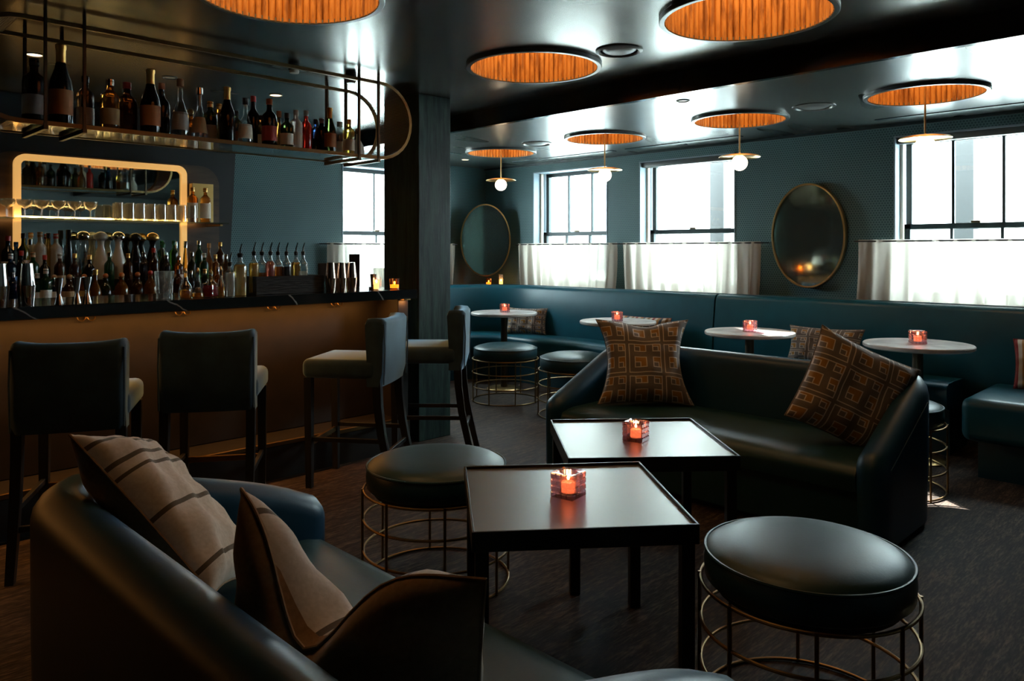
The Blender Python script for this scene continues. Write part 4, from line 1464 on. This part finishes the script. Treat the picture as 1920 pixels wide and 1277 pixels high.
order = sorted(HANG, key=lambda q: -px_to_x(q[0], q[1]))
for row in HANG:
    px, y, kind, h, r, g, c, l, fo = row
    k = order.index(row)
    look = GW[g] + ' bottle' + (' with %s foil neck' % c if fo else ' with %s cap' % c)
    lab = '%s, %s from the column on the hanging shelf' % (look, ORD[k])
    bottle((px_to_x(px, y), y, HZ0 + .0135), kind, h, r, g, c, l, lab, GH, foil=fo)

# back-bar rows
GB = 'bottles on the back bar'
def row_bottles(items, y, z, rowname):
    n = len(items)
    order = sorted(range(n), key=lambda i: -items[i][0])
    for i, (px, kind, h, r, g, c, l, fo) in enumerate(items):
        look = GW[g] + (' dome-stoppered' if kind == 'dome' else ' squat cork-ball' if kind == 'squat' else '') + ' bottle'
        look += ' with %s stopper' % c if kind in ('dome', 'squat') else ' with %s cap' % c
        lab = '%s, %s from column in %s row' % (look, ORD[order.index(i)], rowname)
        yy = y + (.012 if i % 2 else -.008)
        bottle((px_to_x(px, yy), yy, z), kind, h, r, g, c, l, lab, GB, foil=fo)
TOPROW = [
    (15, 'wine', .31, .040, 'black', 'red', 'white', False), (30, 'spirit', .27, .034, 'blue', 'blue', None, False), (44, 'wine', .33, .036, 'olive', 'black', 'cream', False),
    (57, 'jug', .29, .036, 'clear', 'silver', None, False), (75, 'spirit', .34, .040, 'frost', 'cork', None, False), (91, 'wine', .335, .036, 'yellow', 'black', None, False),
    (105, 'spirit', .33, .040, 'frost', 'red', None, False), (129, 'cone', .36, .044, 'black', 'black', None, False), (156, 'dome', .36, .052, 'clear', 'silver', None, False),
    (189, 'dome', .36, .052, 'white', 'white', None, False), (222, 'dome', .36, .052, 'white', 'silver', None, False), (254, 'dome', .355, .050, 'black', 'black', None, False), (286, 'dome', .36, .050, 'black', 'gold', None, False),
    (306, 'jug', .27, .034, 'clear', 'green', None, False), (326, 'spirit', .29, .034, 'green', 'green', None, False), (348, 'cone', .285, .034, 'yellow', 'silver', None, False),
    (373, 'wine', .29, .034, 'green', 'silver', None, False), (392, 'jug', .27, .034, 'amber', 'cork', None, False), (413, 'wine', .28, .034, 'brown', 'gold', None, False),
]
MIDROW = [
    (20, 'spirit', .27, .036, 'blue', 'white', 'blue', False), (40, 'wine', .29, .034, 'black', 'red', None, False), (62, 'spirit', .28, .036, 'green', 'cork', None, False), (84, 'wine', .26, .034, 'black', 'red', None, False),
    (112, 'spirit', .27, .036, 'brown', 'white', 'tan', False), (140, 'wine', .27, .034, 'brown', 'gold', None, False), (168, 'wine', .26, .034, 'black', 'gold', None, False), (205, 'spirit', .28, .034, 'green', 'silver', None, False), (240, 'spirit', .27, .034, 'brown', 'gold', None, False),
    (270, 'spirit', .28, .034, 'black', 'silver', None, False), (288, 'wine', .31, .036, 'brown', 'red', None, False), (312, 'spirit', .26, .034, 'black', 'silver', None, False), (335, 'spirit', .25, .034, 'amber', 'silver', 'cream', False), (360, 'wine', .28, .034, 'olive', 'silver', None, False),
    (383, 'spirit', .27, .034, 'green', 'white', None, False), (404, 'spirit', .26, .032, 'amber', 'gold', None, False), (424, 'spirit', .26, .032, 'brown', 'silver', None, False),
]
FRONTROW = [
    (24, 'spirit', .23, .036, 'blue', 'silver', None, False), (70, 'spirit', .22, .034, 'green', 'white', 'white', False), (86, 'spirit', .25, .036, 'green', 'white', 'white', False), (102, 'squat', .22, .042, 'blue', 'cork', 'cream', False), (130, 'squat', .22, .044, 'brown', 'cork', 'tan', False), (158, 'squat', .22, .042, 'amber', 'orange', 'gold', False),
    (179, 'jug', .24, .038, 'amber', 'gold', None, False), (198, 'squat', .22, .044, 'olive', 'orange', None, False), (228, 'squat', .225, .046, 'amber', 'orange', None, False), (258, 'squat', .225, .046, 'brown', 'orange', None, False),
    (282, 'squat', .24, .044, 'amber', 'red', None, False), (310, 'spirit', .22, .034, 'black', 'silver', None, False), (334, 'spirit', .23, .034, 'brown', 'black', None, False), (358, 'wine', .22, .032, 'black', 'silver', None, False), (384, 'spirit', .23, .032, 'olive', 'gold', None, False), (408, 'spirit', .24, .032, 'amber', 'silver', None, False),
]
row_bottles(TOPROW, 6.085, 1.14, 'highest back-bar')
row_bottles(MIDROW, 5.925, 1.06, 'middle back-bar')
row_bottles(FRONTROW, 5.755, .98, 'lowest back-bar')
# boxed bottles at the shelf end
for px, lab in ((361, 'amber whisky bottle with cream label on the glass shelf, nearer the glasses'), (385, 'amber whisky bottle with cream label at the glass shelf end')):
    bottle((px_to_x(px, 6.0), 6.0, ZG), 'spirit', .275, .040, 'amber', 'gold', 'cream', lab, 'whisky bottles at the shelf end', (.12, .55))
bm = new_bm(); box(bm, -.085, .085, -.03, .03, 0, .315, .002, 1)
o = tag(obj('gift_carton', bm, LB['gold']), 'upright golden orange carton behind the two whisky bottles on the shelf', 'box'); o.location = (2.565, 6.11, ZG)

# ---------------------------------------------------------------- things standing on the bar
def shaker(loc, mat, label, group, h=.27, r=.046):
    t = thing('cocktail_shaker', label, 'shaker', loc, 0, group)
    bm = new_bm(); lathe(bm, [(0, 0), (r * .78, 0), (r * .80, .003), (r * .98, h * .46), (r * 1.0, h * .47), (r * .97, h * .475), (0, h * .475)], 32); obj('lower_tin', bm, mat, t)
    bm = new_bm(); lathe(bm, [(r * .96, h * .43), (r * .92, h * .50), (r * .66, h * .985), (r * .66, h), (0, h * .995)], 32); obj('upper_tin', bm, mat, t)
    return t
shaker((.815, 4.19, BZ), m_steel, 'steel cocktail shaker at the far end of the bar, beside its twin', 'steel shakers', .20, .040)
shaker((.925, 4.20, BZ), m_steel, 'steel cocktail shaker nearer the jiggers', 'steel shakers', .20, .040)
for px, lab in ((620, 'copper-toned shaker beside the black bottle caddy'), (640, 'middle one of the three copper-toned shakers'), (659, 'copper-toned shaker nearest the column')):
    shaker((px_to_x(px, 4.17), 4.17, BZ), m_copper, lab, 'copper shakers on the bar', .185, .036)
for px, y, lab in ((110, 4.16, 'steel hourglass jigger nearest the shakers'), (144, 4.18, 'steel hourglass jigger, middle of three'), (163, 4.20, 'steel hourglass jigger nearest the mixing glass')):
    t = thing('jigger', lab, 'jigger', (px_to_x(px, y), y, BZ), 0, 'steel jiggers')
    bm = new_bm(); lathe(bm, [(0, .004), (.012, .004), (.0195, .0), (.0205, .001), (.0085, .050)], 24); obj('small_cup', bm, m_steel, t)
    bm = new_bm(); lathe(bm, [(.0085, .050), (.010, .060), (.0215, .128), (.0205, .128), (.008, .062), (0, .060)], 24); obj('large_cup', bm, m_steel, t)
# mixing glass with cut lattice
t = thing('mixing_glass', 'large cut-crystal mixing glass on the bar', 'mixing glass', (px_to_x(308, 4.22), 4.22, BZ))
bm = new_bm()
n = 32
rings = []
for j in range(13):
    z = .004 + .146 * j / 12
    R0 = .040 + .010 * j / 12
    ring = []
    for k in range(n):
        a = 2 * PI * k / n
        cut = 0
        if 1 < j < 9:
            cut = .0022 * (abs(((k / 4 + j / 4) % 2) - 1) < .26 or abs(((k / 4 - j / 4) % 2) - 1) < .26)
        ring.append(((R0 - cut) * math.cos(a), (R0 - cut) * math.sin(a), z))
    rings.append(ring)
inner = [[(r * .92 * math.cos(2 * PI * k / n), r * .92 * math.sin(2 * PI * k / n), z) for k in range(n)] for r, z in ((.050, .15), (.043, .04), (.040, .022))]
sweep(bm, rings + inner); obj('glass', bm, m_tumbler, t, True, 25)
bm = new_bm(); lathe(bm, [(.0402, .0), (.041, .004), (.0385, .006), (0, .006), (0, 0)], 32); obj('glass_foot', bm, m_tumbler, t)

def filled_bottle(loc, kind, h, r, liquid, fill, label, group, spout='pour', name='pour_bottle'):
    t = thing(name, label, 'bottle', loc, 0, group)
    P = PROF[kind]
    bm = new_bm(); lathe(bm, [(a * r, z * h) for a, z in P[:-1]], 24); obj('glass', bm, G['clear'], t)
    if fill > 0:
        prof = []
        for (a, za), (b, zb) in zip(P, P[1:]):
            if za > fill:
                break
            prof.append((max(0, a * r - .002), max(.002, za * h)))
            if zb > fill:
                q = (fill - za) / max(1e-6, zb - za)
                prof.append((max(0, (a + (b - a) * q) * r - .002), fill * h))
        prof.append((0, prof[-1][1]))
        bm = new_bm(); lathe(bm, prof, 24); obj('liquid', bm, liquid, t)
    top = P[-1][1] * h
    if spout == 'pour':
        bm = new_bm(); lathe(bm, [(.0, top - .018), (.34 * r, top - .018), (.42 * r, top + .002), (.30 * r, top + .008), (0, top + .008)], 14); obj('stopper', bm, CP['black'], t)
        bm = new_bm(); tube(bm, [(0, 0, top + .006), (.002, 0, top + .03), (.010, -.004, top + .062)], [.0048, .0044, .003], 8); obj('pour_spout', bm, m_steel, t)
    else:
        bm = new_bm(); lathe(bm, [(0, top - .006), (.30 * r, top - .004), (.34 * r, top + .004), (.22 * r, top + .010), (.10 * r, top + .022), (0, top + .024)], 12); obj('dasher_cap', bm, m_brass, t)
    return t
def liq(name, c, e=0):
    return M(name, c, .08, trans=.55, ior=1.34)
LQ = {'gold': liq('golden_syrup', (.85, .52, .06)), 'amber': liq('amber_liquid', (.75, .26, .03)), 'dark': M('dark_liquid', (.02, .012, .012), .1), 'pink': liq('pink_liquid', (.85, .22, .16)), 'pale': liq('pale_juice', (.9, .68, .28)), 'red': liq('crimson_liquid', (.55, .02, .05)), 'clear': liq('clear_liquid', (.85, .85, .82))}
t = thing('bottle_caddy', 'black rough-sawn wooden caddy of pour bottles on the bar', 'caddy', (0, 0, BZ))
cx0, cx1 = 2.085, 2.535
m_char = M('charred_wood', (.012, .013, .014), .6)
noisy(m_char, 14, (.006, .007, .008), (.030, .034, .036), stretch=(1, 6, 9), bs=.6, dist=.008)
for nm, a in (('front_board', (cx0, cx1, 4.20, 4.212, 0, .108)), ('back_board', (cx0, cx1, 4.345, 4.357, 0, .108)), ('end_board', (cx0, cx0 + .012, 4.212, 4.345, 0, .108)), ('end_board', (cx1 - .012, cx1, 4.212, 4.345, 0, .108)), ('bottom_board', (cx0 + .012, cx1 - .012, 4.212, 4.345, 0, .010))):
    bm = new_bm(); box(bm, *a, .002, 1); obj(nm, bm, m_char, t, False)
CADDY = [(476, 'gold', .72, 'golden'), (491, 'amber', .48, 'nearly empty amber'), (507, 'pink', .76, 'pink'), (521, 'amber', .62, 'orange'), (537, 'dark', .62, 'dark'), (555, 'gold', .72, 'yellow'), (568, 'clear', .5, 'clear')]
for k, (px, l, fl, w) in enumerate(CADDY):
    y = 4.278 + (.018 if k % 2 else -.012)
    filled_bottle((px_to_x(px, y), y, BZ + .0105), 'spirit', .245, .0295, LQ[l], fl, '%s pour-spout bottle in the black caddy, %s from the column' % (w, ORD[len(CADDY) - 1 - k]), 'pour bottles in the caddy')
filled_bottle((px_to_x(450, 4.21), 4.21, BZ), 'spirit', .245, .038, LQ['pale'], .74, 'tall bottle of yellow juice standing beside the black caddy', 'pour bottles on the bar')
filled_bottle((px_to_x(431, 4.17), 4.17, BZ), 'spirit', .195, .029, LQ['clear'], .7, 'slim clear pour bottle beside the tall yellow one', 'pour bottles on the bar')
filled_bottle((px_to_x(414, 4.24), 4.24, BZ), 'flask', .155, .030, LQ['amber'], .35, 'amber bitters flask beside the square red decanter', 'bitters bottles on the bar', 'dash', 'bitters_bottle')
filled_bottle((px_to_x(371, 4.20), 4.20, BZ), 'flask', .150, .034, LQ['amber'], .18, 'conical bitters flask between the round flask and the red decanter', 'bitters bottles on the bar', 'dash', 'bitters_bottle')
filled_bottle((px_to_x(348, 4.20), 4.20, BZ), 'jug', .150, .034, LQ['amber'], .30, 'round bitters flask with amber liquid next to the mixing glass', 'bitters bottles on the bar', 'dash', 'bitters_bottle')
t = thing('bitters_bottle', 'square decanter of crimson bitters on the bar', 'bottle', (px_to_x(395, 4.20), 4.20, BZ), .5, 'bitters bottles on the bar')
bm = new_bm(); box(bm, -.033, .033, -.033, .033, 0, .078, .006, 2); lathe(bm, [(.030, .076), (.011, .102), (.010, .125), (.014, .127), (.014, .133)], 20); obj('glass', bm, G['clear'], t)
bm = new_bm(); box(bm, -.030, .030, -.030, .030, .003, .066, .005, 1); obj('liquid', bm, LQ['red'], t)
bm = new_bm(); lathe(bm, [(0, .125), (.011, .128), (.012, .138), (.006, .148), (0, .156)], 12); obj('dasher_cap', bm, m_brass, t)
# till screen, card holder and cup near the column
t = thing('till_screen', 'dark till screen seen from behind against the bright window', 'till', (2.83, 4.56, BZ), math.radians(-20))
bm = new_bm(); box(bm, -.11, .11, -.012, .012, .05, .175, .006, 2); obj('screen', bm, m_black, t, False)
bm = new_bm(); box(bm, -.03, .03, -.02, .06, 0, .012, .003, 1); box(bm, -.016, .016, .0, .016, .01, .10); obj('stand', bm, m_black, t, False)
bm = new_bm(); box(bm, -.028, .028, -.028, .028, 0, .235, .004, 1)
o = tag(obj('menu_holder', bm, m_black), 'tall dark menu holder on the bar just before the column', 'holder'); o.location = (3.02, 4.60, BZ)
bm = new_bm(); lathe(bm, [(0, 0), (.015, 0), (.0215, .085), (.020, .085), (.014, .004), (0, .004)], 24)
o = tag(obj('copper_cup', bm, m_copper), 'small copper cup in front of the till screen', 'cup'); o.location = (px_to_x(700, 4.22), 4.22, BZ + .02)
bm = new_bm(); lathe(bm, [(0, 0), (.03, 0), (.03, .02), (0, .02)], 24)
o2 = tag(obj('coaster_stack', bm, m_black), 'short dark stack of coasters under the copper cup', 'coasters'); o2.location = (px_to_x(700, 4.22), 4.22, BZ)
